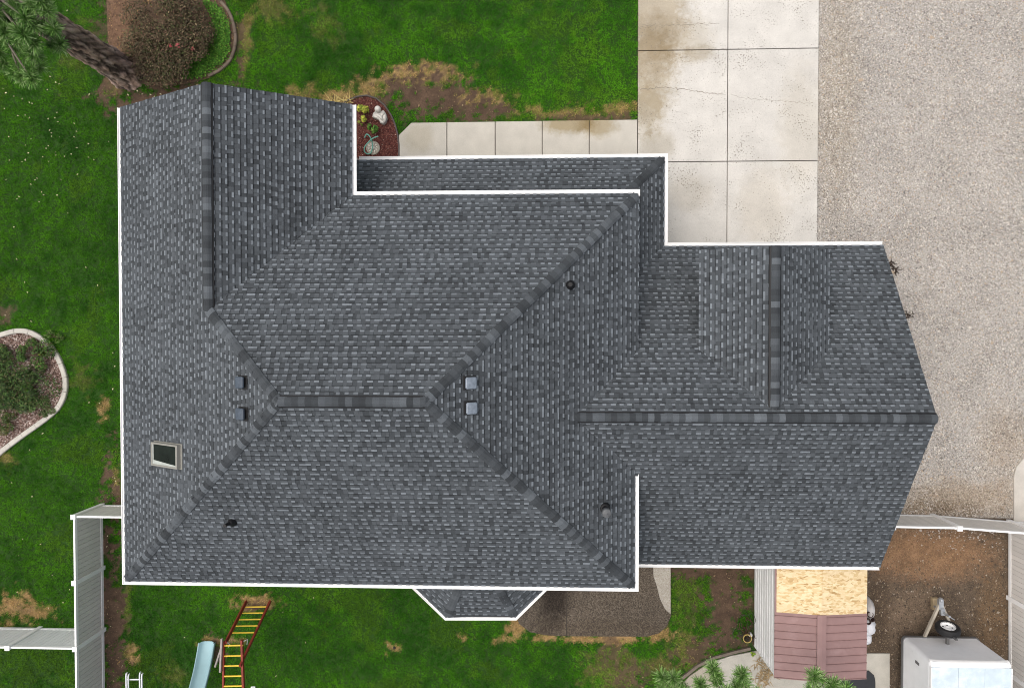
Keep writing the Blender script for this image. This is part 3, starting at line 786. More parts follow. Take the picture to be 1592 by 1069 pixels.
shingle_face(f_dw, [(DX0, DNY), (DR, DNY), (DR, AR+.12), (DX0, vy+.02)])
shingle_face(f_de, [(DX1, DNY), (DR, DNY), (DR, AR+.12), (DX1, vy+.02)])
# bay roof: three planes
tb = .55
dl = Vector((BB.x-BA.x, BB.y-BA.y)).normalized(); dr_ = Vector((BD.x-BC.x, BD.y-BC.y)).normalized()
f_bs = Face((BB.x, BB.y, BZ), (1, 0), (0, 1), tb)
f_bl = Face((BA.x, BA.y, BZ), (dl.x, dl.y), (-dl.y, dl.x), tb)
f_br = Face((BC.x, BC.y, BZ), (dr_.x, dr_.y), (-dr_.y, dr_.x), tb)
yb = SY+O-.03
hl = Vector((-dl.y, dl.x))+Vector((0, 1)); hr = Vector((-dr_.y, dr_.x))+Vector((0, 1))
pl_ = Vector((BB.x, BB.y))+hl*((yb-BB.y)/hl.y); pr2 = Vector((BC.x, BC.y))+hr*((yb-BC.y)/hr.y)
gb = .09
s0 = Vector((BB.x, BB.y))+hl*(gb/hl.y); s1 = Vector((BC.x, BC.y))+hr*(gb/hr.y)
eL = (yb-BA.y)/(-dl.y)
l0 = Vector((BA.x, BA.y))+Vector((-dl.y, dl.x))*gb; r0 = Vector((BD.x, BD.y))+Vector((-dr_.y, dr_.x))*gb
la = l0-dl*((yb-l0.y)/-dl.y); ra = r0+dr_*((yb-r0.y)/dr_.y)
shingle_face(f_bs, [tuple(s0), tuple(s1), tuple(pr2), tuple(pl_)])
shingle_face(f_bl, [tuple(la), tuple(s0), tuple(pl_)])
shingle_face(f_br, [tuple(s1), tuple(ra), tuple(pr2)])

# the 300 shingles that show largest are objects of their own, the rest one part
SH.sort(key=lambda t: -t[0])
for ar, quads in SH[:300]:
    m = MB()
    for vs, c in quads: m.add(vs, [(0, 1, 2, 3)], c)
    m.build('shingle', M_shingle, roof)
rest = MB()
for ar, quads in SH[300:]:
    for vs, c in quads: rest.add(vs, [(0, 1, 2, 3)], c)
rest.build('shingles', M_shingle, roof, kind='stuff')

# ridge and hip caps, ridge vents
CAPS = []
def cap_run(p, q, na, nb, half=.125, lift=.03, vent=False, exp=.152):
    """overlapping cap shingles from p (low) to q (high); na, nb: the two planes' outward horizontal dirs with slopes"""
    p, q = Vector(p), Vector(q); t = (q-p).normalized(); n = int((q-p).length/exp)
    if vent:
        m = MB()
        for d in (na, nb):
            d = Vector(d).normalized()
            a0, a1 = p+Vector((0, 0, .012)), q+Vector((0, 0, .012))
            o1 = d*(half+.034)
            m.quad(a0+Vector((0, 0, .028)), a1+Vector((0, 0, .028)), a1+o1+Vector((0, 0, .028)), a0+o1+Vector((0, 0, .028)))
            m.quad(a0+o1-Vector((0, 0, .03)), a1+o1-Vector((0, 0, .03)), a1+o1+Vector((0, 0, .028)), a0+o1+Vector((0, 0, .028)))
        m.build('ridge_vent', M_black, roof); lift = .052
    last = None
    for i in range(n+1):
        s = p+t*(i*exp); e = s+t*(exp+.05)
        if (e-p).length > (q-p).length+.05: e = q+t*.03
        if (e-s).length < .03: continue
        tone = random.choice((.042, .048, .058, .07, .086, .112))
        if tone == last: tone *= random.choice((.85, 1.15))
        last = tone
        c = tonec(tone); jj = random.uniform(-.006, .006)
        da, db = Vector(na).normalized(), Vector(nb).normalized()
        up0, up1 = Vector((0, 0, lift+.012)), Vector((0, 0, lift+.002))
        m = []
        A0, B0 = s+da*(half+jj)+up0, s+db*(half-jj)+up0; A1, B1 = e+da*(half+jj)+up1, e+db*(half-jj)+up1
        # bent over the ridge in four strips so the top is rounded
        def arc(c0, a_, b_, h): return [a_, c0+(a_-c0)*.42+Vector((0, 0, .004+h)), c0+Vector((0, 0, -.012+h)), c0+(b_-c0)*.42+Vector((0, 0, .004+h)), b_]
        lo = arc(s+up0, A0, B0, 0); hi_ = arc(e+up1, A1, B1, 0)
        th = Vector((0, 0, -.012))
        for k in range(4): m.append(([lo[k], lo[k+1], hi_[k+1], hi_[k]], c))
        for k in range(4): m.append(([lo[k]+th, lo[k+1]+th, lo[k+1], lo[k]], tonec(.035)))
        m.append(([lo[0]+th, lo[0], hi_[0], hi_[0]+th], tonec(.04))); m.append(([lo[4], lo[4]+th, hi_[4]+th, hi_[4]], tonec(.04)))
        CAPS.append(m)
def dn(f): return -f.up      # down the slope
def hipdir(f, t):
    """direction within plane f, square to the hip t, pointing down and away"""
    d = f.n.cross(t).normalized()
    return d if d.z < 0 else -d
def hip(p, q, fa, fb, **kw):
    t = (Vector(q)-Vector(p)).normalized(); cap_run(p, q, hipdir(fa, t), hipdir(fb, t), **kw)
RW, RE = (RX0, RY, ZR), (RX1, RY, ZR)
g2 = .16; zc = g2*T
cap_run((RX0, RY, ZR), (RX1, RY, ZR), dn(f_n), dn(f_s), vent=True)
cap_run((GX, GNY, ZGR), (GX, GYS, ZGR), dn(f_w), dn(f_ge), vent=True)
cap_run((AE, AR, ZAR), (AWX-.1, AR, ZAR), dn(f_an), dn(f_as), vent=True)
cap_run((DR, DNY, ZDR), (DR, AR+.25, ZDR), dn(f_dw), dn(f_de), vent=True)
hip((WX+g2, SY+g2, ZM+zc), RW, f_w, f_s)
hip((EX-g2, SY+g2, ZM+zc), RE, f_e, f_s)
hip((EX-g2+.08, NY-g2, ZM+zc), RE, f_e, f_n)
hip((GX, GYS, ZGR), RW, f_w, f_n)
hip((PEX-g2, PNY-g2, ZG+zc), (PEX-1.55, PNY-1.55, ZG+1.55*T), f_pn, f_pe)
def v3(v2, z): return (v2.x, v2.y, z)
zb = BZ+(yb-BB.y)*tb
s0b = Vector((BB.x, BB.y))+hl*(.13/hl.y); s1b = Vector((BC.x, BC.y))+hr*(.13/hr.y)
hip(v3(s0b, BZ+.13*tb), v3(pl_, zb), f_bl, f_bs, half=.12); hip(v3(s1b, BZ+.13*tb), v3(pr2, zb), f_bs, f_br, half=.12)
# end saddles where hips meet the ridge
print('CAPS', len(CAPS), 'SHINGLES', len(SH))
for q in CAPS[:300]:
    m = MB()
    for vs, c in q: m.add(vs, [(0, 1, 2, 3)], c)
    m.build('ridge_shingle', M_shingle, roof)
if len(CAPS) > 300:
    m = MB()
    for q in CAPS[300:]:
        for vs, c in q: m.add(vs, [(0, 1, 2, 3)], c)
    m.build('ridge_shingles', M_shingle, roof, kind='stuff')

# gutters: trough with a lip
def gutter(p, q, side, z, wd=.135, h=.11, m0=0.0, m1=0.0):
    """from p to q (outer top edge), side = unit vector toward the roof; m0/m1: mitre run at the ends"""
    p, q = Vector((*p, z)), Vector((*q, z)); t = (q-p).normalized(); s = Vector((*side, 0))
    prof = [(0, 0), (.018, 0), (.018, -.022), (wd-.014, -.022), (wd-.014, .004), (wd, .004), (wd, -h), (.03, -h), (.012, -h*.55), (0, -.03)]
    m = MB(); n = len(prof)
    A = [p+s*a+Vector((0, 0, b))+t*(a*m0) for a, b in prof]; B = [q+s*a+Vector((0, 0, b))-t*(a*m1) for a, b in prof]
    fs = [(i, (i+1) % n, n+(i+1) % n, n+i) for i in range(n)]+[tuple(range(n-1, -1, -1)), tuple(range(n, 2*n))]
    m.add(A+B, fs); m.build('gutter', M_white, house)
gz = ZM+.03
gutter((WX, GNY), (WX, SY), (1, 0), gz, m1=1)
gutter((WX, SY), (EX, SY), (0, 1), gz, m0=1, m1=1)
gutter((EX, SY), (EX, vy2+.12), (-1, 0), gz, m0=1)
gutter((GEX, NY), (EX, NY), (0, -1), gz, m0=-1)
gutter((GEX, GNY), (GEX, NY), (-1, 0), gz, m1=-1)
gl = ZG+.03
gutter((GEX-.4, PNY), (PEX, PNY), (0, -1), gl, m1=1)
gutter((PEX, PNY), (PEX, AN), (-1, 0), gl, m0=1, m1=-1)
gutter((PEX, AN), (AE, AN), (0, -1), gl, m0=-1)
gutter((EX-.3, AS), (AE, AS), (0, 1), gl)
gutter((BA.x, BA.y), (BB.x, BB.y), (-dl.y, dl.x), BZ+.03, wd=.11, m1=.41)
gutter((BB.x, BB.y), (BC.x, BC.y), (0, 1), BZ+.03, wd=.11, m0=.41, m1=.41)
gutter((BC.x, BC.y), (BD.x, BD.y), (-dr_.y, dr_.x), BZ+.03, wd=.11, m0=.41)
# soffits, fascia and rake boards
m = MB(); m.box(WX+.12, EX-.02, SY+.12, NY-.12, ZM-.12, ZM-.10); m.box(WX+.12, GEX-.12, NY-.115, GNY-.06, ZM-.12, ZM-.10); m.build('soffit', M_white, house)
m = MB(); m.box(EX-.4, AE-.1, AS+.12, AN-.12, ZG-.12, ZG-.10); m.box(GEX-.4, PEX-.12, AN-.11, PNY-.12, ZG-.12, ZG-.10); m.build('soffit', M_white, house)
def rake(a, b, axis):
    a, b = Vector(a), Vector(b); m = MB(); s = Vector(axis)*.025; dz = Vector((0, 0, -.15)); o_ = Vector((0, 0, -.055))
    vs = [a+o_, b+o_, b+o_+dz, a+o_+dz]; m.add(vs+[v_+s for v_ in vs], [(3, 2, 1, 0), (4, 5, 6, 7), (0, 1, 5, 4), (1, 2, 6, 5), (2, 3, 7, 6), (3, 0, 4, 7)])
    m.build('rake_board', M_white, house)
for x0, x1, z0, z1 in ((WX+.13, GX, ZM+.07, ZGR), (GEX-.13, GX, ZM+.07, ZGR)): rake((x0, GNY-.03, z0), (x1, GNY-.03, z1), (0, -1, 0))
for y0 in (AN-.13, AS+.13): rake((AE-.03, y0, ZG+.075), (AE-.03, AR, ZAR), (-1, 0, 0))
for x0 in (DX0+.14, DX1-.14): rake((x0, DNY-.04, ZM+.14*TD), (DR, DNY-.04, ZDR), (0, -1, 0))
# short return board at the end of the north gutter over the porch roof
m = MB(); m.box(EX-.03, EX+.005, NY-.17, NY-.002, ZM-.12, ZM+.036); m.build('gutter_end', M_white, house)
# downspout elbow beside the porch bed
m = MB(); a0, a1 = G(556, 236, 2.5), G(568, 243, 2.3); m.tube([(GEX-.2, NY+.9, 2.55), (GEX-.05, NY+1.0, 2.4), (GEX+.12, PNY+.12, .3), (GEX+.2, PNY+.25, .12)], .045, 6); m.build('downspout', M_white, house)

# roof fixtures
def box_vent(fc, px, py, mt):
    p = fc.hit(px, py, .06); Mx = fc.M(p); e = empty('roof_vent', p, parent=house)
    m = MB(); m.bbox(-.16, .16, -.16, .16, -.05, -.025, .004, M=Mx); m.build('flange', M_dark, e)
    m = MB(); m.box(-.105, .105, -.105, .105, -.025, .05, M=Mx); m.build('throat', M_black, e)
    m = MB(); s = .135; lo = [(-s, -s), (s, -s), (s, s), (-s, s)]; r = .03
    ring = []
    for (x, y) in lo:
        sx, sy = math.copysign(1, x), math.copysign(1, y)
        cor = [(x, y-sy*r), (x-sx*r, y)]
        if (sx, sy) in ((1, 1), (-1, -1)): pass
        else: cor = cor[::-1]
        ring += cor
    # order the corner points around
    ring.sort(key=lambda q: math.atan2(q[1], q[0])); n = len(ring)
    v0 = [Mx @ Vector((x, y, .035)) for x, y in ring]; v1 = [Mx @ Vector((x, y, .07)) for x, y in ring]; v2 = [Mx @ Vector((x*.86, y*.86, .085)) for x, y in ring]
    ap = [Mx @ Vector((0, 0, .097))]
    fs = [(i, (i+1) % n, n+(i+1) % n, n+i) for i in range(n)]+[(n+i, n+(i+1) % n, 2*n+(i+1) % n, 2*n+i) for i in range(n)]+[(2*n+i, 2*n+(i+1) % n, 3*n) for i in range(n)]+[tuple(range(n-1, -1, -1))]
    m.add(v0+v1+v2+ap, fs); m.build('vent_hood', mt, e)
box_vent(f_w, 375, 594, M_ventdark); box_vent(f_w, 376, 643, M_ventdark)
box_vent(f_e, 731, 595, M_ventcap); box_vent(f_e, 732, 634, M_ventcap)
def pipe_vent(fc, px, py, h, r, lean=(0, 0)):
    p = fc.hit(px, py, .02); e = empty('pipe_vent', p, parent=house); Mx = fc.M(p)
    m = MB(); m.lathe([(.125, -.02), (.105, .03), (r+.02, .1), (r+.012, .13)], p, 20); m.build('boot', M_black, e, smooth=True)
    q = p+Vector((lean[0], lean[1], h)); m = MB(); m.tube([p, q], r, 16); m.tube([q-Vector((0, 0, .003)), q+Vector((0, 0, .012))], [r*1.05, r*1.05], 16); m.build('pipe', M_dark, e, smooth=False)
    m = MB(); m.lathe([(r*.75, .013), (0.0, .0135)], q, 16); m.build('pipe_mouth', M_black, e)
pipe_vent(f_e, 886, 443, .22, .05)
pipe_vent(f_s, 361, 811, .32, .04, (-.04, 0))
p = f_e.hit(940, 789, .02); fl = empty('flue', p, parent=house)
m = MB(); m.lathe([(.15, -.09), (.12, .06), (.1, .1)], p, 20); m.build('flue_collar', M_dark, fl, smooth=True)
m = MB(); m.tube([p, p+Vector((0, 0, .42))], .075, 18); m.build('flue_pipe', M_black, fl)
m = MB(); m.lathe([(.09, .40), (.118, .41), (.118, .53), (.1, .55), (0.0, .575)], p, 22); m.build('flue_cap', M_flue, fl)
# skylight
pc = f_w.hit(259, 707, .05); sk = empty('skylight', pc, parent=house); Mx = f_w.M(pc)
su, sw = .30, .54
m = MB(); m.box(-su-.02, su+.02, -sw-.03, sw+.05, -.055, -.02, M=Mx); m.build('flashing', M_sky_frame, sk)
m = MB()
for (x0, x1, y0, y1) in ((-su, su, -sw, -sw+.045), (-su, su, sw-.06, sw), (-su, -su+.045, -sw+.045, sw-.06), (su-.045, su, -sw+.045, sw-.06)): m.bbox(x0, x1, y0, y1, -.02, .085, .008, M=Mx)
m.build('frame', M_sky_frame, sk)
m = MB(); m.quad(*[Mx @ Vector(q) for q in ((-su+.045, -sw+.045, .06), (su-.045, -sw+.045, .06), (su-.045, sw-.06, .06), (-su+.045, sw-.06, .06))]); m.build('glass', M_glass, sk)
M_rev = mat('reveal_white', (.40, .43, .40), .5)
m = MB(); m.quad(*[Mx @ Vector(q) for q in ((su-.15, -sw+.09, .064), (su-.045, -sw+.045, .064), (su-.045, sw-.06, .064), (su-.08, sw-.06, .064))]); m.build('inner_reveal', M_rev, sk)
m = MB(); m.quad(*[Mx @ Vector(q) for q in ((-su+.045, -sw+.045, .0645), (su-.045, -sw+.045, .0645), (su-.045, -sw+.09, .0645), (-su+.045, -sw+.09, .0645))]); m.build('inner_reveal', M_rev, sk)

# ------------------------------------------------------------------ fences
def fence(name, posts, label, hgt=1.46, bm=None, side=1, group=None, first=True, last=True):
    """vinyl fence through post positions: posts, rails, and every tongue-and-groove board"""
    bm = bm or M_slat
    f = empty('vinyl_fence', (posts[0][0], posts[0][1], 0), label, 'fence', group)
    pm = MB(); pm.box(-.065, .065, -.065, .065, 0, hgt+.02); post_me = None
    for i, (x, y) in enumerate(posts):
        if (i == 0 and not first) or (i == len(posts)-1 and not last): continue
        if post_me is None:
            o = MB(); o.box(x-.065, x+.065, y-.065, y+.065, 0, hgt+.02); po = o.build('post', M_vinyl, f); post_me = po
            o = MB(); s = .078; o.add([(x-s, y-s, hgt+.02), (x+s, y-s, hgt+.02), (x+s, y+s, hgt+.02), (x-s, y+s, hgt+.02), (x-s, y-s, hgt+.045), (x+s, y-s, hgt+.045), (x+s, y+s, hgt+.045), (x-s, y+s, hgt+.045), (x, y, hgt+.085)],
                               [(3, 2, 1, 0), (0, 1, 5, 4), (1, 2, 6, 5), (2, 3, 7, 6), (3, 0, 4, 7), (4, 5, 8), (5, 6, 8), (6, 7, 8), (7, 4, 8)])
            co = o.build('cap', M_vinyl, po); coff = WL[co.name]-WL[po.name]
        else:
            po2 = inst(post_me, 'post', (x, y, 0), f); inst(co, 'cap', Vector((x, y, 0))+coff, po2)
    for i in range(len(posts)-1):
        a, b = Vector((*posts[i], 0)), Vector((*posts[i+1], 0)); t = (b-a); L_ = t.length; t.normalize(); ang = math.atan2(t.y, t.x)
        Mx = Matrix.Translation(a) @ Matrix.Rotation(ang, 4, 'Z')
        for z0, z1 in ((.06, .17), (hgt-.12, hgt-.01)):
            m = MB(); m.box(.066, L_-.066, -.028, .028, z0, z1, M=Mx); m.build('rail', M_vinyl, f)
        n = max(1, round((L_-.13)/.152)); wd = (L_-.13)/n; bme = None
        for k in range(n):
            if bme is None:
                o = MB(); o.add([(-wd/2+.0065, -.016, 0), (wd/2-.0065, -.016, 0), (wd/2-.0065, .016, 0), (-wd/2+.0065, .016, 0), (-wd/2+.0065, -.016, hgt-.29), (wd/2-.0065, -.016, hgt-.29), (wd/2-.0065, .016, hgt-.29), (-wd/2+.0065, .016, hgt-.29)],
                      [(3, 2, 1, 0), (4, 5, 6, 7), (0, 1, 5, 4), (1, 2, 6, 5), (2, 3, 7, 6), (3, 0, 4, 7)])
                bme = bpy.data.meshes.new('board'); bme.from_pydata(o.v, [], o.f); bme.materials.append(bm)
            c = a+t*(.065+wd*(k+.5)); inst(bme, 'board', (c.x, c.y, .17), f, rot=(0, 0, ang))
        # tongue strip behind the joints
        m = MB(); m.box(.066, L_-.066, -.004, .004, .171, hgt-.121, M=Mx); m.build('backing_strip', M_tongue, f)
    return f
fx = -14.63
fy = [-5.85, -7.95, -10.05, -12.15, -14.25]
fence('a', [(fx, y) for y in fy], 'long white vinyl fence with grey boards beside the lower left corner of the house')
fence('b', [(fx, fy[0]), (fx+1.95, fy[0]), (WX+O, fy[0])], 'short white vinyl fence return joining the side fence to the house wall', first=False)
fence('c', [(fx, fy[2]), (fx-2.2, fy[2]), (fx-4.4, fy[2])], 'white vinyl fence with pale boards branching off across the left lawn', bm=M_slat_l, first=False)
fence('d', [(AE-.3, -5.90), (10.75, -5.91), (12.72, -5.93), (15.13, -6.1), (17.3, -6.25)], 'white vinyl fence between the gravel yard and the dirt yard at the garage corner')
fence('e', [(15.13, -6.1), (15.16, -8.55), (15.2, -11.0), (15.25, -13.4)], 'white vinyl fence running down the far side of the dirt yard beside the trailer', first=False)

# ------------------------------------------------------------------ shed
zs = 2.04
s_sw = G(1203.5, 1053, zs); s_se = G(1347, 1055, zs)
SX0, SX1, SYS, SYN = s_sw.x, s_se.x, s_sw.y, -6.62
SXR = G(1277, 1000, zs+.2).x
shed = empty('shed', ((SX0+SX1)/2, (SYS+SYN)/2, 0), 'small garden shed with a mauve ribbed roof, bare plywood patch and white siding', 'shed')
M_mauve = mat('mauve_roof_panel', (.28, .175, .165), .55, .08, 3, objrand=.06, tint=((.33, .22, .21), 1.5, .55, .8))
M_sidw = mat('shed_siding', (.86, .86, .85), .5, .05, 4, objrand=.03)
m = MB(); m.box(SX0+.07, SX1-.06, SYS+.06, SYN, 0, zs-.06); m.build('wall', M_sidw, shed)
nb = 9; hb = (zs-.1)/nb; me_b = None
m = MB(); m.box(SX0+.062, SX0+.0695, SYS+.07, SYN, .02, zs-.07); m.build('groove_shade', mat('groove_shade_grey', (.09, .09, .10), .9), shed)  # dark sheet behind the gaps, standing in for groove shade
for i in range(nb):
    z0 = .04+i*hb; x = SX0+.03
    m = MB(); m.bbox(x, x+.031, SYS+.062, SYN, z0+.035, z0+hb-.035, .006); m.build('siding_board', M_sidw, shed)
m = MB(); m.box(SX0+.035, SX0+.075, SYS+.02, SYS+.0595, .02, zs-.07); m.build('corner_trim', M_white, shed)
zr = zs+.20
def slope_z(x): return zs+(zr-zs)*(x-SX0)/(SXR-SX0) if x <= SXR else zs+(zr-zs)*(SX1-x)/(SX1-SXR)
def roof_slab(x0, x1, y0, y1, lift, th, name, mt, rib=None):
    m = MB(); za, zb_ = slope_z(x0)+lift, slope_z(x1)+lift
    vs = [(x0, y0, za), (x1, y0, zb_), (x1, y1, zb_), (x0, y1, za)]; m.add([(a, b, c-th) for a, b, c in vs]+vs, [(3, 2, 1, 0), (4, 5, 6, 7), (0, 1, 5, 4), (1, 2, 6, 5), (2, 3, 7, 6), (3, 0, 4, 7)])
    if rib:
        vs = [(x0, y0, za), (x1, y0, zb_), (x1, y0+rib, zb_), (x0, y0+rib, za)]; r = [(x0, y0+rib*.25, za+.03), (x1, y0+rib*.25, zb_+.03), (x1, y0+rib*.75, zb_+.03), (x0, y0+rib*.75, za+.03)]
        m.add(vs+r, [(4, 5, 6, 7), (0, 1, 5, 4), (2, 3, 7, 6), (3, 0, 4, 7), (1, 2, 6, 5)])
    m.build(name, mt, shed)
yo = G(1240, 953, zs+.1).y                      # lower edge of the bare sheets
ny_p = 9; step = (yo-SYS)/8.55
for k in range(ny_p):
    y0 = SYS+k*step; y1 = min(y0+step, yo+.02)
    roof_slab(SX0, SXR-.13, y0, y1, 0, .02, 'roof_panel', M_mauve, .035)
    roof_slab(SXR+.13, SX1, y0+.02, y1+.02 if k < 8 else yo+.02, 0, .02, 'roof_panel', M_mauve, .035)
roof_slab(SXR-.131, SXR, SYS-.01, yo+.01, .045, .03, 'ridge_panel', M_mauve); roof_slab(SXR, SXR+.131, SYS-.01, yo+.01, .045, .03, 'ridge_panel', M_mauve)
roof_slab(SX0, SX0+.07, yo+.021, SYN, 0, .02, 'edge_panel', M_mauve)
# oriented strand board
m_osb, t_, b_ = _nodes('strand_board'); L_ = t_.links.new
geo = N(t_, 'ShaderNodeNewGeometry'); nz0 = N(t_, 'ShaderNodeTexNoise'); nz0.inputs['Scale'].default_value = 5; L_(geo.outputs['Position'], nz0.inputs['Vector'])
mxv = N(t_, 'ShaderNodeMix', data_type='VECTOR'); mxv.inputs[0].default_value = .12; L_(geo.outputs['Position'], mxv.inputs[4]); L_(nz0.outputs['Color'], mxv.inputs[5])
mp = N(t_, 'ShaderNodeMapping'); mp.inputs['Scale'].default_value = (11, 26, 4); L_(mxv.outputs[1], mp.inputs[0])
vo = N(t_, 'ShaderNodeTexVoronoi'); vo.inputs['Scale'].default_value = 1; L_(mp.outputs[0], vo.inputs['Vector'])
sc = N(t_, 'ShaderNodeSeparateColor'); L_(vo.outputs['Color'], sc.inputs[0])
cr = N(t_, 'ShaderNodeValToRGB'); e_ = cr.color_ramp.elements; e_[0].position = 0; e_[0].color = (.40, .25, .10, 1); e_[1].position = 1; e_[1].color = (.76, .62, .40, 1)
for ps, cc in ((.12, (.58, .41, .2)), (.35, (.66, .51, .29)), (.7, (.72, .58, .36))): q = e_.new(ps); q.color = (*cc, 1)
L_(sc.outputs[0], cr.inputs[0]); L_(cr.outputs[0], b_.inputs['Base Color']); b_.inputs['Roughness'].default_value = .8
xo0, xo1 = G(1207, 920, zs).x, SX1-.01
roof_slab(xo0, SXR, yo, SYN, .014, .012, 'plywood_sheet', m_osb); roof_slab(SXR+.003, xo1, yo, SYN, .014, .012, 'plywood_sheet', m_osb)
m = MB(); m.box(SX1-.03, SX1-.005, SYS, SYN, zs-.1, zs-.025); m.build('fascia', M_sidw, shed)

# ------------------------------------------------------------------ trailer
M_tr = mat('trailer_white', (.78, .80, .81), .35, .06, 3, spec=.5, tint=((.5, .53, .55), 1.2, .6, .85))
M_trr = mat('trailer_roof_sheet', (.55, .645, .70), .3, .10, 4, spec=.5, tint=((.70, .74, .77), 2, .5, .75), fine=.05)  # blue of the reflected sky is put into the sheet colour
M_trf = mat('trailer_front_sheet', (.84, .85, .86), .4, .05, 3, spec=.4, tint=((.55, .56, .56), 2.2, .62, .9))
M_cap = mat('trailer_cap_white', (.86, .855, .84), .4, .04, 5)
M_ster = mat('dark_trim', (.13, .13, .13), .5, .1)
ZT = 2.15
tA, tB = G(1403, 988, .45), G(1519, 985, .45)
tx0, tx1 = tA.x, tB.x+.02; tyf = tA.y-.02
tC = G(1500, 1030, ZT); tyt = tC.y
trailer = empty('cargo_trailer', ((tx0+tx1)/2, tyf-1.5, 0), 'white enclosed cargo trailer parked in the dirt with its tongue towards the house', 'trailer')
txa, txb = G(1447, 1040, ZT).x, G(1574, 1040, ZT).x
tyb = tyf-4.2
m = MB()
prof = []                                   # plan outline with rounded front corners
def rr(x0, x1, yf, yb_, r, n=6):
    o = []
    for k in range(n+1):
        a = math.pi-math.pi/2*k/n; o.append((x0+r+r*math.cos(a), yf-r+r*math.sin(a)))
    for k in range(n+1):
        a = math.pi/2-math.pi/2*k/n; o.append((x1-r+r*math.cos(a), yf-r+r*math.sin(a)))
    return o+[(x1, yb_), (x0, yb_)]
lo = rr(tx0, tx1, tyf, tyb, .12); hi = rr(txa, txb, tyt+.02, tyb, .12)
n = len(lo)
hi2 = rr(txa+.07, txb-.07, tyt-.05, tyb, .12); md_ = [(a[0]*.04+b[0]*.96, a[1]*.04+b[1]*.96) for a, b in zip(lo, hi)]; hi1 = rr(txa+.02, txb-.02, tyt+.0, tyb, .12)
rg = [[(x, y, .45) for x, y in lo], [(x, y, ZT-.12) for x, y in md_], [(x, y, ZT-.05) for x, y in hi1], [(x, y, ZT-.012) for x, y in hi2]]
for k in range(3): m.add(rg[k]+rg[k+1], [(i, n+i, n+(i+1) % n, (i+1) % n) for i in range(n)])
m.add(rg[3], [tuple(range(n-1, -1, -1))])
bd = m.build('body', M_trf, trailer)
m = MB(); vs = [(x, y, .43) for x, y in rr(tx0-.03, tx1+.03, tyf+.03, tyb, .14)]+[(x, y, .53) for x, y in rr(tx0-.03, tx1+.03, tyf+.03, tyb, .14)]
m.add(vs, [(i, n+i, n+(i+1) % n, (i+1) % n) for i in range(n)]+[tuple(range(n)), tuple(range(2*n-1, n-1, -1))]); m.build('lower_rim', M_ster, trailer)
# rounded white cap over the front edge
m = MB(); K = 6
rings = []
for k in range(K+1):
    a = math.pi/2*k/K; y = tyt+.03-.16*(1-math.cos(a)); z = ZT-.12+.14*math.sin(a)
    rings.append([(x, y, z-.05*abs((x-(txa+txb)/2)/((txb-txa)/2))**6) for x in np.linspace(txa+.02, txb-.02, 9)])
for k in range(K):
    for i in range(8): m.quad(rings[k][i], rings[k+1][i], rings[k+1][i+1], rings[k][i+1])
m.build('front_cap', M_cap, trailer, smooth=True)
ye = tyt+.03-.16
for i in range(3):
    x0, x1 = txa+.03+(txb-txa-.06)*i/3, txa+.03+(txb-txa-.06)*(i+1)/3
    m = MB(); m.box(x0+.004, x1-.004, tyb+.05, ye-.005, ZT-.02, ZT+.012); m.build('roof_sheet', M_trr, trailer)
for x in (txa, txb-.03):
    m = MB(); m.bbox(x, x+.03, tyb, ye-.01, ZT-.06, ZT+.02, .006); m.build('roof_rail', M_cap, trailer)
m = MB(); q = [(tx0-.004+(txa-tx0)*z/ (ZT-.45), .45+z) for z in (1.0, 1.22)]
m.box(tx0+(txa-tx0)*.55-.02, tx0+(txa-tx0)*.55+.0, tyf-.42, tyf-.34, 1.3, 1.5); m.build('marker_light', M_ster, trailer)
for x, s in ((tx0-.05, 1), (tx1+.05, 1)):
    e = empty('wheel', (x, tyf-2.6, .36), parent=trailer)
    m = MB(); m.lathe([(.2, -.1), (.34, -.1), (.36, -.05), (.36, .05), (.34, .1), (.2, .1), (.2, -.1)], (x, tyf-2.6, .36), 28, axis=(1, 0, 0), cap=False); m.build('tyre', M_dark, e, smooth=False)
    m = MB(); m.lathe([(.0, -.06), (.2, -.06), (.2, .06), (.0, .06)], (x, tyf-2.6, .36), 20, axis=(1, 0, 0)); m.build('rim', M_white, e)
# tongue
hitch = G(1462, 935, .5)
M_tong = mat('tongue_steel', (.44, .40, .33), .55, .15, 8)
for px_ in (1437, 1486):
    b = G(px_, 990, .48); m = MB(); d = (b-hitch).normalized(); s = Vector((-d.y, d.x, 0))*.035; z = Vector((0, 0, .045))
    vs = [hitch-s-z, b-s-z, b+s-z, hitch+s-z, hitch-s+z, b-s+z, b+s+z, hitch+s+z]
    m.add(vs, [(3, 2, 1, 0), (4, 5, 6, 7), (0, 1, 5, 4), (1, 2, 6, 5), (2, 3, 7, 6), (3, 0, 4, 7)]); m.build('tongue_bar', M_tong, trailer)
m = MB(); m.lathe([(.05, 0), (.075, .02), (.075, .09), (.045, .14), (0, .15)], hitch+Vector((0, .07, -.04)), 14); m.box(hitch.x-.07, hitch.x+.07, hitch.y-.22, hitch.y+.08, hitch.z-.05, hitch.z+.06); m.build('coupler', M_galv, trailer)
jk = G(1466, 951, .6); m = MB(); m.tube([(jk.x, jk.y, .05), (jk.x, jk.y, .95)], .035, 12); m.tube([(jk.x, jk.y, .93), (jk.x+.16, jk.y-.1, .93)], .015, 8); m.box(jk.x-.06, jk.x+.06, jk.y-.1, jk.y+.1, .5, .62); m.build('tongue_jack', M_galv, trailer)
m = MB(); cc = [G(1468, 945, .45), G(1474, 955, .3), G(1470, 968, .25), G(1478, 980, .4)]; m.tube(cc, .010, 6); m.build('safety_chain', M_ster, trailer)
sp_c = G(1473.5, 977, .95); sp = empty('spare_wheel', sp_c, parent=trailer)
axis = Vector((-.05, .97, .22)).normalized()
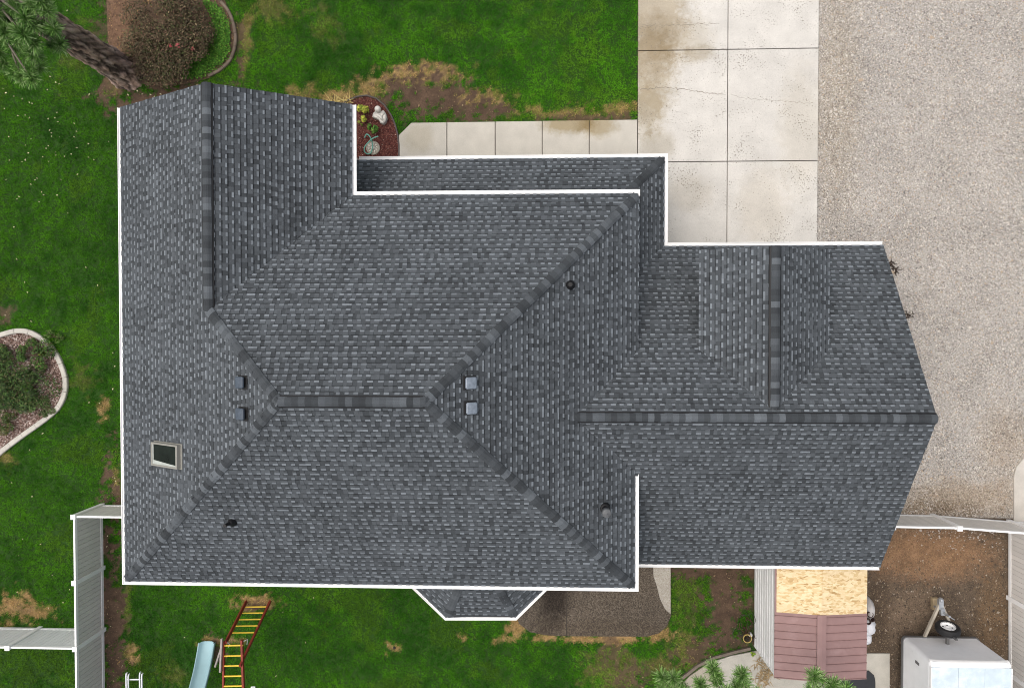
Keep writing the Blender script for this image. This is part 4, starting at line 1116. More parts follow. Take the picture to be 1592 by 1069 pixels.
m = MB(); m.lathe([(.2, -.1), (.31, -.1), (.345, -.06), (.35, 0), (.345, .06), (.31, .1), (.2, .1), (.2, -.1)], sp_c, 32, axis=axis, cap=False); m.build('tyre', M_dark, sp, smooth=False)
m = MB(); m.lathe([(.0, .03), (.07, .05), (.09, .03), (.17, .03), (.2, .085), (.205, .105), (.212, .105), (.212, .02)], sp_c, 24, axis=axis); m.build('rim', M_white, sp)
q_ = Vector((0, 0, 1)).rotation_difference(axis); m = MB()
for k in range(5):
    a = 2*math.pi*k/5; m.lathe([(.022, .0), (.022, .012), (0, .014)], sp_c+q_ @ Vector((.13*math.cos(a), .13*math.sin(a), .03)), 8, axis=axis)
m.build('rim_holes', M_dark, sp)
m = MB(); m.box(sp_c.x-.04, sp_c.x+.04, tyf-.05, sp_c.y-.02, .9, .98); m.box(sp_c.x-.03, sp_c.x+.03, sp_c.y-.16, sp_c.y-.11, .4, 1.42); m.build('spare_bracket', M_ster, sp)
wb = G(1451, 936); m = MB(); m.bbox(wb.x-.09, wb.x+.09, wb.y-.19, wb.y+.19, 0.005, .14, .012)
tag(m.build('wood_block', mat('weathered_wood', (.36, .28, .17), .8, .2, 8)), 'tan wooden block on the dirt beside the trailer coupler', 'wood block')

# ------------------------------------------------------------------ play set
M_red = mat('red_painted_wood', (.23, .035, .022), .6, .25, 6, tint=((.12, .03, .02), 2.5, .5, .7))
M_yel = mat('yellow_rung', (.74, .50, .05), .5, .08, 6)
M_greyw = mat('grey_wood', (.33, .29, .27), .8, .2, 8)
M_slide = mat('blue_slide_plastic', (.30, .46, .50), .5, .08, 3, spec=.3)
ZP = 2.0
play = empty('play_set', (*G(360, 1000)[:2], 0), 'red wooden climbing frame with yellow rungs and a blue slide on the back lawn', 'climbing frame')
def beam(a, b, w_, h_, name, mt, parent=play):
    a, b = Vector(a), Vector(b); t = (b-a).normalized(); s = t.cross(Vector((0, 0, 1)))
    if s.length < .1: s = Vector((1, 0, 0))
    s.normalize(); u = s.cross(t).normalized(); m = MB(); s = s*w_/2; u = u*h_/2
    vs = [a-s-u, b-s-u, b+s-u, a+s-u, a-s+u, b-s+u, b+s+u, a+s+u]
    m.add(vs, [(0, 1, 2, 3), (7, 6, 5, 4), (4, 5, 1, 0), (5, 6, 2, 1), (6, 7, 3, 2), (7, 4, 0, 3)]); return m.build(name, mt, parent)
La, Lb = G(383, 934, 0.0), G(351, 998, ZP)
Ra, Rb = G(420, 934, 0.0), G(373, 1035, ZP+.15)
beam(La, Lb, .06, .09, 'ladder_rail', M_red); beam(Ra, Rb, .06, .09, 'ladder_rail', M_red)
for k, (xa, xb, y) in enumerate(((382, 413.5, 943), (377, 409.5, 952.5), (371.5, 404.5, 962.5), (366, 399.5, 972.5), (362, 394, 983))):
    f_ = (y-936)/(1000-936)*.95; z = ZP*f_*1.0
    m = MB(); m.tube([G(xa-1, y, z), G(xb+1, y-.5, z*.86)], .022, 8); m.build('rung', M_yel, play)
p0, p1 = G(348.5, 996, ZP), G(346, 1160, ZP); beam(p0, p1, .05, .09, 'top_rail', M_red)
p0, p1 = G(376, 994, ZP), G(381.5, 1160, ZP); beam(p0, p1, .06, .1, 'top_rail', M_red)
for y in (1003, 1019, 1034.5, 1050.5, 1066, 1082):
    m = MB(); m.tube([G(348, y, ZP+.02), G(378, y-.7, ZP+.02)], .024, 8); m.build('rung', M_yel, play)
p0, p1 = G(345, 992, ZP+.1), G(342.5, 1044, ZP+.1); beam(p0, p1, .05, .08, 'handrail', M_greyw)
beam(G(335, 1035, .6), G(347, 998, ZP-.1), .05, .08, 'brace', M_greyw)
for a_, b_2 in (((372, 942), (352, 997)),): pass
for a_ in ((347, 1160), (381, 1160)): beam((*G(*a_, ZP)[:2], 0), G(*a_, ZP), .07, .07, 'leg', M_red)
m = MB(); m.tube([G(352, 996, ZP-.05), G(357, 1001, ZP+.02), G(355, 1006, ZP+.02)], .012, 6); m.build('hook', M_galv, play)
m = MB(); m.tube([G(379, 996, ZP), G(385, 993, ZP+.02), G(384, 1001, ZP)], .012, 6); m.build('hook', M_galv, play)
# slide: a trough that climbs away from its flared foot
m = MB(); rows = []
cl = [(323.5, 996.5, .12, 13.8), (322.3, 1004, .13, 13.5), (319.5, 1020, .26, 13.2), (315.5, 1040, .52, 13.2), (310.5, 1060, .82, 13.4), (305, 1082, 1.15, 13.6), (299, 1108, 1.5, 13.8)]
cs = catmull([Vector((a_, b_2, c_2)) for a_, b_2, c_2, _ in cl], 5)
for q_2 in cs:
    hw = 13.4; p = G(q_2.x, q_2.y, q_2.z); row = []
    for u, dz in ((-1, .03), (-.97, .13), (-.9, .145), (-.82, .12), (-.7, .03), (-.4, -.015), (0, -.03), (.4, -.015), (.7, .03), (.82, .12), (.9, .145), (.97, .13), (1, .03)):
        row.append(p+Vector((u*hw/FPX*(H-q_2.z), 0, dz)))
    rows.append(row)
for i in range(len(rows)-1):
    for k in range(len(rows[0])-1): m.quad(rows[i][k], rows[i+1][k], rows[i+1][k+1], rows[i][k+1])
sl = m.build('slide', M_slide, play, smooth=True)
sl.modifiers.new('thickness', 'SOLIDIFY').thickness = .015

# white tubular frame beside the fence strip
M_wtube = mat('white_tube', (.75, .77, .8), .4, .06, 8)
fr = empty('tube_stand', (*G(208, 1062)[:2], 0), 'small white tubular stand on the grass by the soil strip', 'tube stand')
for xx in ((196.5, 1047), (217.5, 1046)):
    for k, dx in enumerate((0, 3.4)):
        a_ = G(xx[0]+dx, xx[1]+(2 if k else 0), .9); b_2 = a_+Vector((0, -1.2, 0)); m = MB()
        m.tube([a_+Vector((0, .02, -.05)), a_+Vector((0, .02, .0)), a_+Vector((0, -.05, .02)), b_2, b_2+Vector((0, -.1, -.1)), (b_2.x, b_2.y-.15, .0)], .022, 8); m.build('leg', M_wtube, fr)
m = MB(); m.tube([G(197, 1055.5, .87), G(220, 1055.5, .87)], .022, 8); m.build('crossbar', M_wtube, fr)
m = MB(); m.tube([G(390, 1071, .6), G(391, 1067, .6), G(396, 1067, .6), G(397, 1071, .6), G(396, 1085, .1)], .025, 8)
tag(m.build('white_hoop', M_wtube), 'bent white tube hoop in the grass beside the climbing frame', 'hoop')

# sprinkler
p = G(613, 1006); m = MB(); m.lathe([(.05, 0), (.05, .03), (.03, .045), (0, .05)], p, 14); tag(m.build('sprinkler_head', M_dark), 'small black sprinkler head in a bare spot of the back lawn', 'sprinkler')

# ------------------------------------------------------------------ garden beds
M_bed = mat_voronoi('red_mulch', [(.05, .016, .014), (.10, .032, .026), (.14, .05, .04), (.20, .085, .065)], 34, .9, .7)
def sheet(name, poly, z, mt):
    m = MB(); A = sum(poly[i][0]*poly[(i+1) % len(poly)][1]-poly[(i+1) % len(poly)][0]*poly[i][1] for i in range(len(poly)))
    if A < 0: poly = poly[::-1]
    m.add([(x, y, z) for x, y in poly], [tuple(range(len(poly)))]); return m.build(name, mt, kind='structure')
sheet('mulch_bed', hs['porchbed'], .012, M_bed)
def chips(name, poly, n, pal, probs, ln, wd, z, label, catg, jit=.5):
    x0, x1 = min(p[0] for p in poly), max(p[0] for p in poly); y0, y1 = min(p[1] for p in poly), max(p[1] for p in poly)
    x = rng.uniform(x0, x1, n); y = rng.uniform(y0, y1, n); k = inpoly(x, y, poly) & ~inpoly(x, y, hs['house']); x, y = x[k], y[k]
    C = np.stack([x, y, z+rng.uniform(0, .02, len(x))], 1); D = rng.normal(0, jit, (len(x), 3)); D[:, 2] = 1
    tn = np.array(pal)[rng.choice(len(pal), len(x), p=probs)]*rng.uniform(.75, 1.25, (len(x), 1))
    o = np_mesh(name, *leaf_quads(C, D, ln, wd, tn, .1), M_leaf, kind='stuff'); tag(o, label, catg)
chips('bark_chips', hs['porchbed'], 5000, [(.13, .04, .033), (.07, .022, .02), (.22, .1, .08), (.4, .3, .24)], [.5, .3, .17, .03], .055, .022, .018, 'dark red bark chips in the flower bed by the porch', 'bark chips')
M_edge = mat('black_edging', (.09, .075, .07), .6, .2, 8)
m = MB(); ep = [(530, 163), (541, 156), (556, 150), (570, 148.5), (585, 153), (598, 164), (608, 179), (614, 193), (618, 208), (620, 225), (620, 243)]
m.tube([G(x, y, .05) for x, y in ep], .028, 8); tag(m.build('bed_edging', M_edge), 'thin dark curved edging around the red bark flower bed', 'edging')

# kidney bed with a concrete kerb
M_kb = mat_voronoi('pink_bark', [(.05, .034, .028), (.13, .08, .065), (.24, .17, .14), (.4, .32, .28)], 26, .9, .7)
sheet('bark_bed', hs['kidney'], .012, M_kb)
chips('wood_chips', hs['kidney'], 9000, [(.44, .35, .31), (.27, .18, .15), (.12, .065, .05), (.58, .51, .47)], [.24, .32, .34, .10], .085, .035, .02, 'pinkish wood chips covering the kidney shaped bed on the left lawn', 'wood chips')
M_kerb = mat_spots('kerb_concrete', (.46, .44, .39), [], noise=.15, nscale=4, objrand=.08)
kerb = empty('bed_kerb', (*G(103, 590)[:2], 0), 'pale curved concrete kerb around the kidney bed on the left lawn', 'kerb')
kp = [(-40, 540), (-15, 527), (8, 519), (30, 514), (50, 517), (70, 529), (86, 546), (97, 567), (103.5, 590), (102, 612), (93, 632), (76, 648), (56, 663), (36, 677), (16, 692), (-4, 708), (-30, 730)]
KP = [G(x, y) for x, y in kp]
def block_run(pts, wd, h, blen, mt, parent, name, gap=.012):
    pts = catmull(pts); acc = [0]
    for i in range(1, len(pts)): acc.append(acc[-1]+(pts[i]-pts[i-1]).length)
    def at(s):
        i = min(max(np.searchsorted(acc, s)-1, 0), len(pts)-2); t = (s-acc[i])/(acc[i+1]-acc[i]); return pts[i].lerp(pts[i+1], t), (pts[i+1]-pts[i]).normalized()
    s = 0
    while s < acc[-1]-.05:
        e = min(s+blen*random.uniform(.9, 1.1), acc[-1]); m = MB(); R2 = []
        for k in range(5):
            p_, t = at(s+gap/2+(e-s-gap)*k/4); sd_ = Vector((-t.y, t.x, 0)); R2.append([p_+sd_*a+Vector((0, 0, z)) for a, z in ((-wd/2, 0), (-wd/2, h-.02), (-wd/2+.02, h), (wd/2-.02, h), (wd/2, h-.02), (wd/2, 0))])
        for k in range(4):
            for q in range(5): m.quad(R2[k][q], R2[k+1][q], R2[k+1][q+1], R2[k][q+1])
        m.add(R2[0], [(0, 1, 2, 3, 4, 5)]); m.add(R2[-1], [(5, 4, 3, 2, 1, 0)])
        m.build(name, mt, parent); s = e
block_run(KP, .165, .11, .52, M_kerb, kerb, 'kerb_block')

def bush(name, cx, cy, rx, ry, h, n, pal, probs, ln, wd, label, catg, holes=.0, lump=5, stems=True, group=None, flowers=None, dome=.5):
    """leafy plant: stems plus individual leaves spread in lumps through its volume"""
    c = G(cx, cy); sx, sy = rx*H/FPX, ry*H/FPX
    e = empty(name, (c.x, c.y, 0), label, catg, group)
    L0 = []
    for i in range(lump):
        a = random.uniform(0, 6.28); r = math.sqrt(random.random())*.82
        L0.append((r*math.cos(a), r*math.sin(a), random.uniform(.18, .34)))
    L0 = np.array(L0); which = rng.integers(0, lump, n)
    d = rng.normal(0, 1, (n, 3)); d /= np.linalg.norm(d, axis=1, keepdims=True)
    rad = rng.uniform(.35, 1, n)**.5
    X = L0[which, 0]+d[:, 0]*rad*L0[which, 2]*1.25; Y = L0[which, 1]+d[:, 1]*rad*L0[which, 2]*1.25
    rr2 = np.clip(1-(X**2+Y**2)*dome, .12, 1)
    Zt = (np.sqrt(rr2)*.8+L0[which, 2]*.3*d[:, 2]*rad)*rng.uniform(.55, 1.0, n)
    C = np.stack([c.x+X*sx, c.y+Y*sy, np.clip(Zt*h, .03, None)], 1)
    D = d*.8+np.array([0, 0, .8])+rng.normal(0, .3, (n, 3))
    tn = np.array(pal)[rng.choice(len(pal), n, p=probs)]*rng.uniform(.7, 1.3, (n, 1))*(.8+.4*(which[:, None] % 3)/2)
    np_mesh('foliage', *leaf_quads(C, D, ln, wd, tn), M_leaf, parent=e)
    if stems:
        m = MB()
        for i in range(lump):
            p_ = (c.x+L0[i, 0]*sx*.75, c.y+L0[i, 1]*sy*.75, h*.6); m.tube([(c.x, c.y, 0), (c.x+L0[i, 0]*sx*.4, c.y+L0[i, 1]*sy*.4, h*.35), p_], [.02, .014, .006], 5, (.10, .07, .045))
        m.build('stem', M_tone, e)
    if flowers:
        for (fx_, fy_, col_) in flowers:
            p_ = G(fx_, fy_, h*.95); K = 7; Cf = np.array(p_)+rng.normal(0, .03, (K, 3)); Df = rng.normal(0, .6, (K, 3)); Df[:, 2] = 1
            np_mesh('blossom', *leaf_quads(Cf, Df, .07, .06, np.tile(np.array(col_), (K, 1))*rng.uniform(.8, 1.2, (K, 1))), M_leaf, parent=e)
    return e
bush('shrub', 268, 66, 69, 70, 1.25, 20000, [(.125, .09, .052), (.06, .054, .028), (.15, .092, .06), (.085, .10, .036), (.21, .165, .095)], [.32, .25, .18, .17, .08], 
     .075, .034, 'large round brownish shrub between the pine trunk and the green ground cover', 'shrub', lump=30, flowers=[(264, 72, (.36, .06, .07)), (277, 71, (.33, .08, .08)), (301, 76, (.24, .06, .055))])
# ground cover crescent
gcpoly = gp([(318, 0), (338, 10), (352, 28), (360, 50), (360, 74), (348, 98), (322, 116), (285, 126), (292, 108), (318, 88), (335, 60), (332, 28)])
n = 9000; x = rng.uniform(min(p[0] for p in gcpoly), max(p[0] for p in gcpoly), n); y = rng.uniform(min(p[1] for p in gcpoly), max(p[1] for p in gcpoly), n)
k = inpoly(x+rng.normal(0, .07, n), y+rng.normal(0, .07, n), gcpoly); x, y = x[k], y[k]
hz = .05+.12*fbm(x, y, .3, 91)
C = np.stack([x, y, hz*rng.uniform(.6, 1.2, len(x))], 1); D = rng.normal(0, .5, (len(x), 3)); D[:, 2] = 1
tn = np.array([(.065, .19, .018), (.045, .14, .014), (.12, .26, .03)])[rng.choice(3, len(x))]*rng.uniform(.7, 1.25, (len(x), 1))
tag(np_mesh('ground_cover', *leaf_quads(C, D, .065, .045, tn), M_leaf, kind='stuff'), 'bright green ground cover in a crescent beside the brown shrub', 'ground cover')
M_bedsoil = mat_spots('bed_soil', (.115, .075, .05), [(*G(190, 40)[:2], .6, 1.0, (1.5, 1.3, 1.15), .7)], rough=.95, noise=.3, nscale=4, fine=.35, fscale=30, bump=.5)
sheet('planting_bed', hs['shrubbed'], .012, M_bedsoil)
chips('bark_litter', hs['shrubbed'], 3600, [(.2, .12, .07), (.1, .06, .04), (.32, .2, .1), (.4, .25, .1)], [.4, .35, .15, .1], .06, .025, .018, 'brown bark litter around the big shrub and pine trunk', 'bark litter')
e = empty('stone_edging', (*G(362, 80)[:2], 0), 'weathered brown edging curved round the green ground cover bed', 'edging')
block_run([G(*p_) for p_ in ((330, -30), (342, 0), (356, 18), (365, 42), (367, 68), (360, 92), (345, 108), (325, 119))], .1, .09, .4, mat('weathered_edging', (.135, .105, .08), .9, .3, 5, objrand=.35), e, 'edging_block')

# plants of the beds
bush('juniper_bush', 28, 592, 68, 50, .55, 5200, [(.035, .075, .018), (.07, .125, .03), (.10, .10, .04), (.022, .045, .014)], [.35, .3, .15, .2], .12, .03, 'spreading dark green bush in the middle of the kidney bed', 'bush', lump=22)
bush('leafy_bush', 4, 562, 30, 28, .5, 1500, [(.05, .10, .025), (.09, .15, .035), (.12, .10, .05)], [.45, .4, .15], .085, .045, 'leafy green bush at the left frame edge in the upper kidney bed', 'bush', lump=9)
bush('low_bush', 66, 632, 26, 18, .3, 1400, [(.05, .10, .025), (.08, .13, .035), (.1, .08, .05)], [.4, .4, .2], .055, .03, 'sparse low green plant on the chips near the right curve of the kerb', 'bush', lump=9)
bush('rose_bush', 62, 550, 30, 26, .5, 1300, [(.04, .09, .02), (.08, .15, .03), (.10, .08, .04)], [.45, .4, .15], .085, .045, 'loose dark green bush near the top of the kidney bed', 'bush', lump=9)
bush('young_plant', 48, 606, 17, 13, .42, 500, [(.14, .26, .04), (.09, .2, .03)], [.5, .5], .07, .04, 'bright light green plant growing out of the dark bush in the kidney bed', 'plant', lump=6)
bush('yellow_plant', 71, 549, 6, 5, .4, 120, [(.3, .36, .05), (.2, .28, .04)], [.5, .5], .06, .035, 'tiny yellow green plant near the upper kerb of the kidney bed', 'plant', lump=3)
bush('weed_clump', 14, 655, 24, 20, .4, 900, [(.05, .1, .025), (.09, .13, .03), (.1, .07, .03)], [.4, .35, .25], .06, .03, 'straggly green weeds in the lower end of the kidney bed', 'weeds', lump=8)
bush('weed_clump', 90, 524, 20, 12, .25, 260, [(.08, .15, .03), (.12, .16, .05)], [.6, .4], .07, .03, 'thin green weeds on the lawn outside the top of the kidney kerb', 'weeds', lump=7)
bush('yellow_shrub', 567, 177, 9.5, 14, .5, 330, [(.42, .43, .06), (.3, .36, .05), (.2, .27, .04)], [.5, .35, .15], .085, .055, 'bright yellow leaved plant in the red bark bed beside the roof edge', 'plant', lump=7)
bush('green_perennial', 581, 206, 9, 11, .45, 420, [(.09, .2, .03), (.05, .13, .02), (.16, .25, .05)], [.4, .4, .2], .08, .045, 'green leafy plant beside the coiled garden hose', 'plant', lump=6)
bush('small_perennial', 562, 193, 4, 4, .25, 60, [(.3, .32, .05), (.15, .2, .04)], [.6, .4], .07, .045, 'tiny yellowish sprout below the yellow leaved plant', 'plant', lump=3)
e = empty('dry_grass_clump', (*G(532, 160)[:2], 0), 'dry straw coloured grass clump poking out past the gable edge', 'dry grass')
V, F, Tn = blades(np.array([G(x_, 161).x for x_ in (517, 522, 528, 533, 538, 543)]), np.array([G(525, y_).y for y_ in (160, 158, 160, 157, 159, 156)]), np.zeros(6), 9, .42, .035, .03, np.array([[.6, .48, .2]]*6), (.5, 1.1))
np_mesh('stalks', V, F, Tn, M_grass, parent=e, kind='stuff')
m = MB(); c_ = G(530, 160); m.lathe([(.09, 0), (.05, .05), (0, .07)], c_, 8, (.3, .22, .1)); m.build('root_crown', M_tone, e)

# garden ornament: a pale scooped stone with a round head
M_orn = mat('pale_cast_stone', (.58, .56, .52), .75, .12, 10, bump=.3, bscale=20, tint=((.32, .31, .3), 5, .55, .75))
c_ = G(590, 180); orn = empty('garden_ornament', (c_.x, c_.y, 0), 'pale carved stone ornament with a scooped body on the red bark', 'garden ornament')
def q2(px_, py_, z): return G(px_, py_, z)
op = [(579, 182), (580, 176), (584, 172.5), (590, 174), (596, 171.5), (599.5, 176), (601, 183), (599, 189), (595.5, 192.5), (591, 191), (589.5, 186.5), (585.5, 184.5)]
m = MB(); poly = [(q2(a, b, .2).x, q2(a, b, .2).y) for a, b in op]; m.prism(poly, .0, .24, b=.035); m.build('body', M_orn, orn)
m = MB(); p_ = q2(587.5, 170, .3); m.lathe([(.0, -.11), (.07, -.09), (.105, -.02), (.1, .05), (.06, .1), (0, .115)], p_, 16); m.build('head', M_orn, orn, smooth=True)
m = MB(); p_ = q2(592, 182, .25); m.tube([q2(586, 178, .25), p_, q2(595, 187, .24)], [.04, .06, .035], 8); m.tube([q2(597, 175, .25), p_], [.03, .03], 8); m.build('relief', M_orn, orn, smooth=True)
# round ornate stepping stone
M_step = mat('stepping_stone', (.34, .31, .26), .8, .15, 12); M_ray = mat('pale_relief', (.66, .63, .57), .75, .1, 12)
c_ = G(580, 230, .05); ss = empty('stepping_stone', (c_.x, c_.y, 0), 'round pale stepping stone with a ray pattern beside the hose', 'stepping stone')
m = MB(); m.lathe([(.225, 0), (.225, .04), (.21, .055), (.19, .055), (.185, .045), (0, .045)], (c_.x, c_.y, .01), 28); m.build('disc', M_step, ss)
for k in range(10):
    a = 2*math.pi*k/10; m = MB(); m.tube([(c_.x+.085*math.cos(a), c_.y+.085*math.sin(a), .06), (c_.x+.13*math.cos(a+.25), c_.y+.13*math.sin(a+.25), .068), (c_.x+.175*math.cos(a), c_.y+.175*math.sin(a), .06)], [.010, .028, .010], 6); m.build('ray', M_ray, ss)
m = MB(); m.lathe([(.06, .05), (.06, .075), (.035, .085), (0, .088)], (c_.x, c_.y, .01), 16); m.build('boss', M_orn, ss)
# hose
hpts = [(588, 212, .3), (580, 215, .32), (572, 222, .3), (567, 229, .25), (567, 236, .18), (572, 239.5, .12), (577, 237, .1), (579, 228, .15), (578, 219, .22), (574, 211, .3), (569.5, 209, .3), (567, 214, .25)]
m = MB(); m.tube(catmull([G(*q) for q in hpts], 6), .02, 8); tag(m.build('garden_hose', mat('teal_hose', (.14, .36, .29), .45, .1, 8)), 'looped teal garden hose beside the round stepping stone', 'hose')

# dry weeds on the gravel
def dryweed(px_, py_, s, label):
    c_ = G(px_, py_); e = empty('dry_weed', (c_.x, c_.y, 0), label, 'weed', 'dark dry weeds on the gravel')
    n_ = 14; V, F, Tn = blades(np.full(n_, c_.x)+rng.normal(0, s*.6, n_), np.full(n_, c_.y)+rng.normal(0, s*.6, n_), np.full(n_, .01), 3, .13, .03, .02, np.tile(np.array([.05, .036, .028]), (n_, 1)), (.2, 1.0))
    np_mesh('leaves', V, F, Tn, M_grass, parent=e); m = MB(); m.lathe([(.04, 0), (.02, .03), (0, .04)], (c_.x, c_.y, .01), 7, (.06, .04, .03)); m.build('root_crown', M_tone, e)
dryweed(1384, 411, .07, 'small dark dry weed on the gravel near the garage gutter end')
dryweed(1392, 420, .06, 'smallest dark dry weed on the gravel just below another')
dryweed(1411, 489, .12, 'largest dark dry weed on the gravel halfway along the garage edge')

# things beside the shed
M_sack = mat('white_sack', (.62, .63, .66), .55, .15, 6)
M_brown = mat('brown_plastic', (.05, .028, .022), .4, .2, 10)
def sack(px_, py_, rx, ry, h, label, mt, name='sack', catg='sack'):
    c_ = G(px_, py_, h/2); m = MB(); n_ = 18; rows = []
    for k in range(7):
        f_ = k/6; zz_ = h*f_; r_ = math.sin(math.pi*(.18+.72*f_))**.6
        rows.append([(c_.x+math.cos(2*math.pi*i/n_)*rx*r_*(1+.12*math.sin(5*i+k)), c_.y+math.sin(2*math.pi*i/n_)*ry*r_*(1+.1*math.cos(3*i+2*k)), .01+zz_+.03*math.sin(i*1.7)*f_) for i in range(n_)])
    for k in range(6):
        for i in range(n_): j_ = (i+1) % n_; m.quad(rows[k][i], rows[k][j_], rows[k+1][j_], rows[k+1][i])
    m.add(rows[-1], [tuple(range(n_))])
    e_ = m.build(name, mt, smooth=True); tag(e_, label, catg)
sack(1347, 972, .26, .3, .55, 'crumpled white sack against the shed next to the brown pots', M_sack)
sack(1346, 990, .16, .22, .4, 'smaller white bundle lying against the shed below the sack', M_sack)
sack(1349, 944, .16, .34, .6, 'pale rounded cover leaning on the shed above the brown pots', mat('pale_cover', (.45, .43, .42), .6, .15, 5), 'cover', 'cover')
def pot(px_, py_, z, r, h, mt, rimmt, label, name='flower_pot'):
    c_ = G(px_, py_, z+h); e = empty(name, (c_.x, c_.y, z), label, 'pot')
    m = MB(); m.lathe([(r*.72, 0), (r, h), (r*.9, h), (r*.66, .03), (0, .03)], (c_.x, c_.y, z), 18); m.build('pot_body', mt, e)
    m = MB(); m.lathe([(r*.9, h-.03), (r*1.1, h-.03), (r*1.1, h+.012), (r*.9, h+.012), (r*.9, h-.03)], (c_.x, c_.y, z), 18, cap=False); m.build('rim', rimmt, e)
pot(1353, 955, .35, .09, .25, M_brown, M_brown, 'dark brown pot nearest the garage eave beside the shed')
pot(1350, 966, .35, .085, .22, M_brown, M_brown, 'dark brown pot in the middle against the white sack')
pot(1356, 962, .3, .08, .2, M_brown, M_brown, 'dark brown pot farthest out from the shed wall')
pot(1162, 992, 0, .13, .26, mat('clay_dark', (.12, .09, .06), .7), mat('ochre_rim', (.42, .31, .10), .6), 'pot with an ochre yellow rim on the soil by the white shed wall')
m = MB(); p_ = G(1166, 985, .1); m.lathe([(.05, 0), (.07, .1), (.05, .2), (.02, .24), (0, .25)], (p_.x, p_.y, .01), 12); tag(m.build('white_jug', M_white), 'small white jug between the shed wall and the yellow rimmed pot', 'jug')
c_ = G(1160, 972); e = empty('twig_heap', (c_.x, c_.y, 0), 'heap of brown twigs and vines against the white shed wall', 'twigs')
for k in range(26):
    a = random.uniform(0, 6.28); r = random.uniform(.12, .34); x0_, y0_ = c_.x+random.gauss(0, .09), c_.y+random.gauss(0, .16); m = MB()
    pts = [(x0_+r*math.cos(a+b_)*.8, y0_+r*math.sin(a+b_), .04+.25*random.random()) for b_ in np.linspace(0, random.uniform(1, 3.2), 7)]
    m.tube(pts, .008, 5, (.08*random.uniform(.6, 1.6), .055, .042)); m.build('twig', M_tone, e)
bush('leafy_sprig', 1169, 1013, 5, 4, .2, 70, [(.3, .4, .05), (.16, .28, .04)], [.5, .5], .07, .03, 'little yellow green sprig at the shed corner on the concrete', 'plant', lump=3)
e = empty('dry_grass_clump', (*G(1187, 1042)[:2], 0), 'tan dry grass and leaf litter on the curved concrete by the shed corner', 'dry grass')
n_ = 60; V, F, Tn = blades(G(1187, 1040).x+rng.normal(0, .17, n_), G(1187, 1042).y+rng.normal(0, .25, n_), np.full(n_, .055), 3, .2, .03, .03, np.tile(np.array([.3, .22, .12]), (n_, 1)), (.05, .5))
np_mesh('stalks', V, F, Tn, M_grass, parent=e, kind='stuff')

# ------------------------------------------------------------------ pines
M_bark = mat('pine_bark', (.1, .1, .1), .95, .2, 14, .6, 30, attr='tone', fine=.25, fscale=50)
M_twig = mat('pine_twig', (.20, .17, .14), .9, .2, 10)
M_needle = mat('pine_needle', (.1, .1, .1), .6, 0, attr='tone', spec=.25)
def trunk(parent, bx, by, r0, r1, ztop, lean=(0, 0)):
    nA, nZ = 110, 300; V = np.empty((nZ, nA, 3)); Tn = np.empty((nZ, nA, 3))
    zz_ = np.linspace(0, 1, nZ)**1.25*ztop
    for i, z in enumerate(zz_):
        a = np.linspace(0, 2*np.pi, nA, endpoint=False); r = r0+(r1-r0)*z/ztop+.30*r0*np.exp(-z/.35)
        # furrowed plates: ridges long in z
        q = fbm(a*r0+.12*z, np.full(nA, z*.36), .085, 5, 3); q2_ = fbm(np.cos(a)*r0+5, np.sin(a)*r0+z*.5, .085, 8, 3)
        qq = q*np.minimum(1, np.minimum(a, 2*np.pi-a)*2)+q2_*(1-np.minimum(1, np.minimum(a, 2*np.pi-a)*2))
        rr_ = r+.075*(qq-.5)*2*(r0/.45)
        V[i, :, 0] = bx+lean[0]*z+rr_*np.cos(a); V[i, :, 1] = by+lean[1]*z+rr_*np.sin(a); V[i, :, 2] = z
        pl_t = np.clip((qq-.36)*3.2, 0, 1)[:, None]
        mixn = vnoise(a*3, np.full(nA, z*2.2), .5, 4)[:, None]
        Tn[i] = np.array([.075, .052, .043])*(1-pl_t)+(np.array([.47, .36, .31])*(1-mixn*.7)+np.array([.42, .25, .175])*mixn*.7)*pl_t
    I2 = np.arange(nZ*nA).reshape(nZ, nA); J = np.roll(I2, -1, 1)
    F = np.stack([I2[:-1], J[:-1], J[1:], I2[1:]], -1).reshape(-1, 4)
    return np_mesh('trunk', V.reshape(-1, 3), F, Tn.reshape(-1, 3), M_bark, parent=parent, smooth=True)
def tuft_geo(p, d, n, ln, wd, pal):
    """needle spray at a twig tip: thin flat triangles fanned round direction d"""
    d = np.array(d)/np.linalg.norm(d); A = d[None]*.55+rng.normal(0, .62, (n, 3)); A[:, 2] += .12; A /= np.linalg.norm(A, axis=1, keepdims=True)
    B = np.array(p)[None]-d[None]*rng.uniform(-.02, .16, (n, 1))
    L2 = (ln*rng.uniform(.65, 1.15, n))[:, None]; S = np.cross(A, rng.normal(0, 1, (n, 3))); S /= np.linalg.norm(S, axis=1, keepdims=True)
    V = np.empty((n*4, 3)); dr2 = np.array([0, 0, -1.0])
    V[0::4] = B+S*wd/2; V[1::4] = B-S*wd/2; V[2::4] = B+A*L2-S*wd*.25+dr2*.18*L2*.3; V[3::4] = B+A*L2+S*wd*.25+dr2*.18*L2*.3
    Tn = np.array(pal)[rng.choice(len(pal), n)]*rng.uniform(.7, 1.3, (n, 1))
    return V, np.arange(n*4).reshape(-1, 4), Tn
NP = [(.11, .25, .045), (.18, .34, .075), (.26, .42, .13), (.08, .19, .035), (.36, .48, .22)]
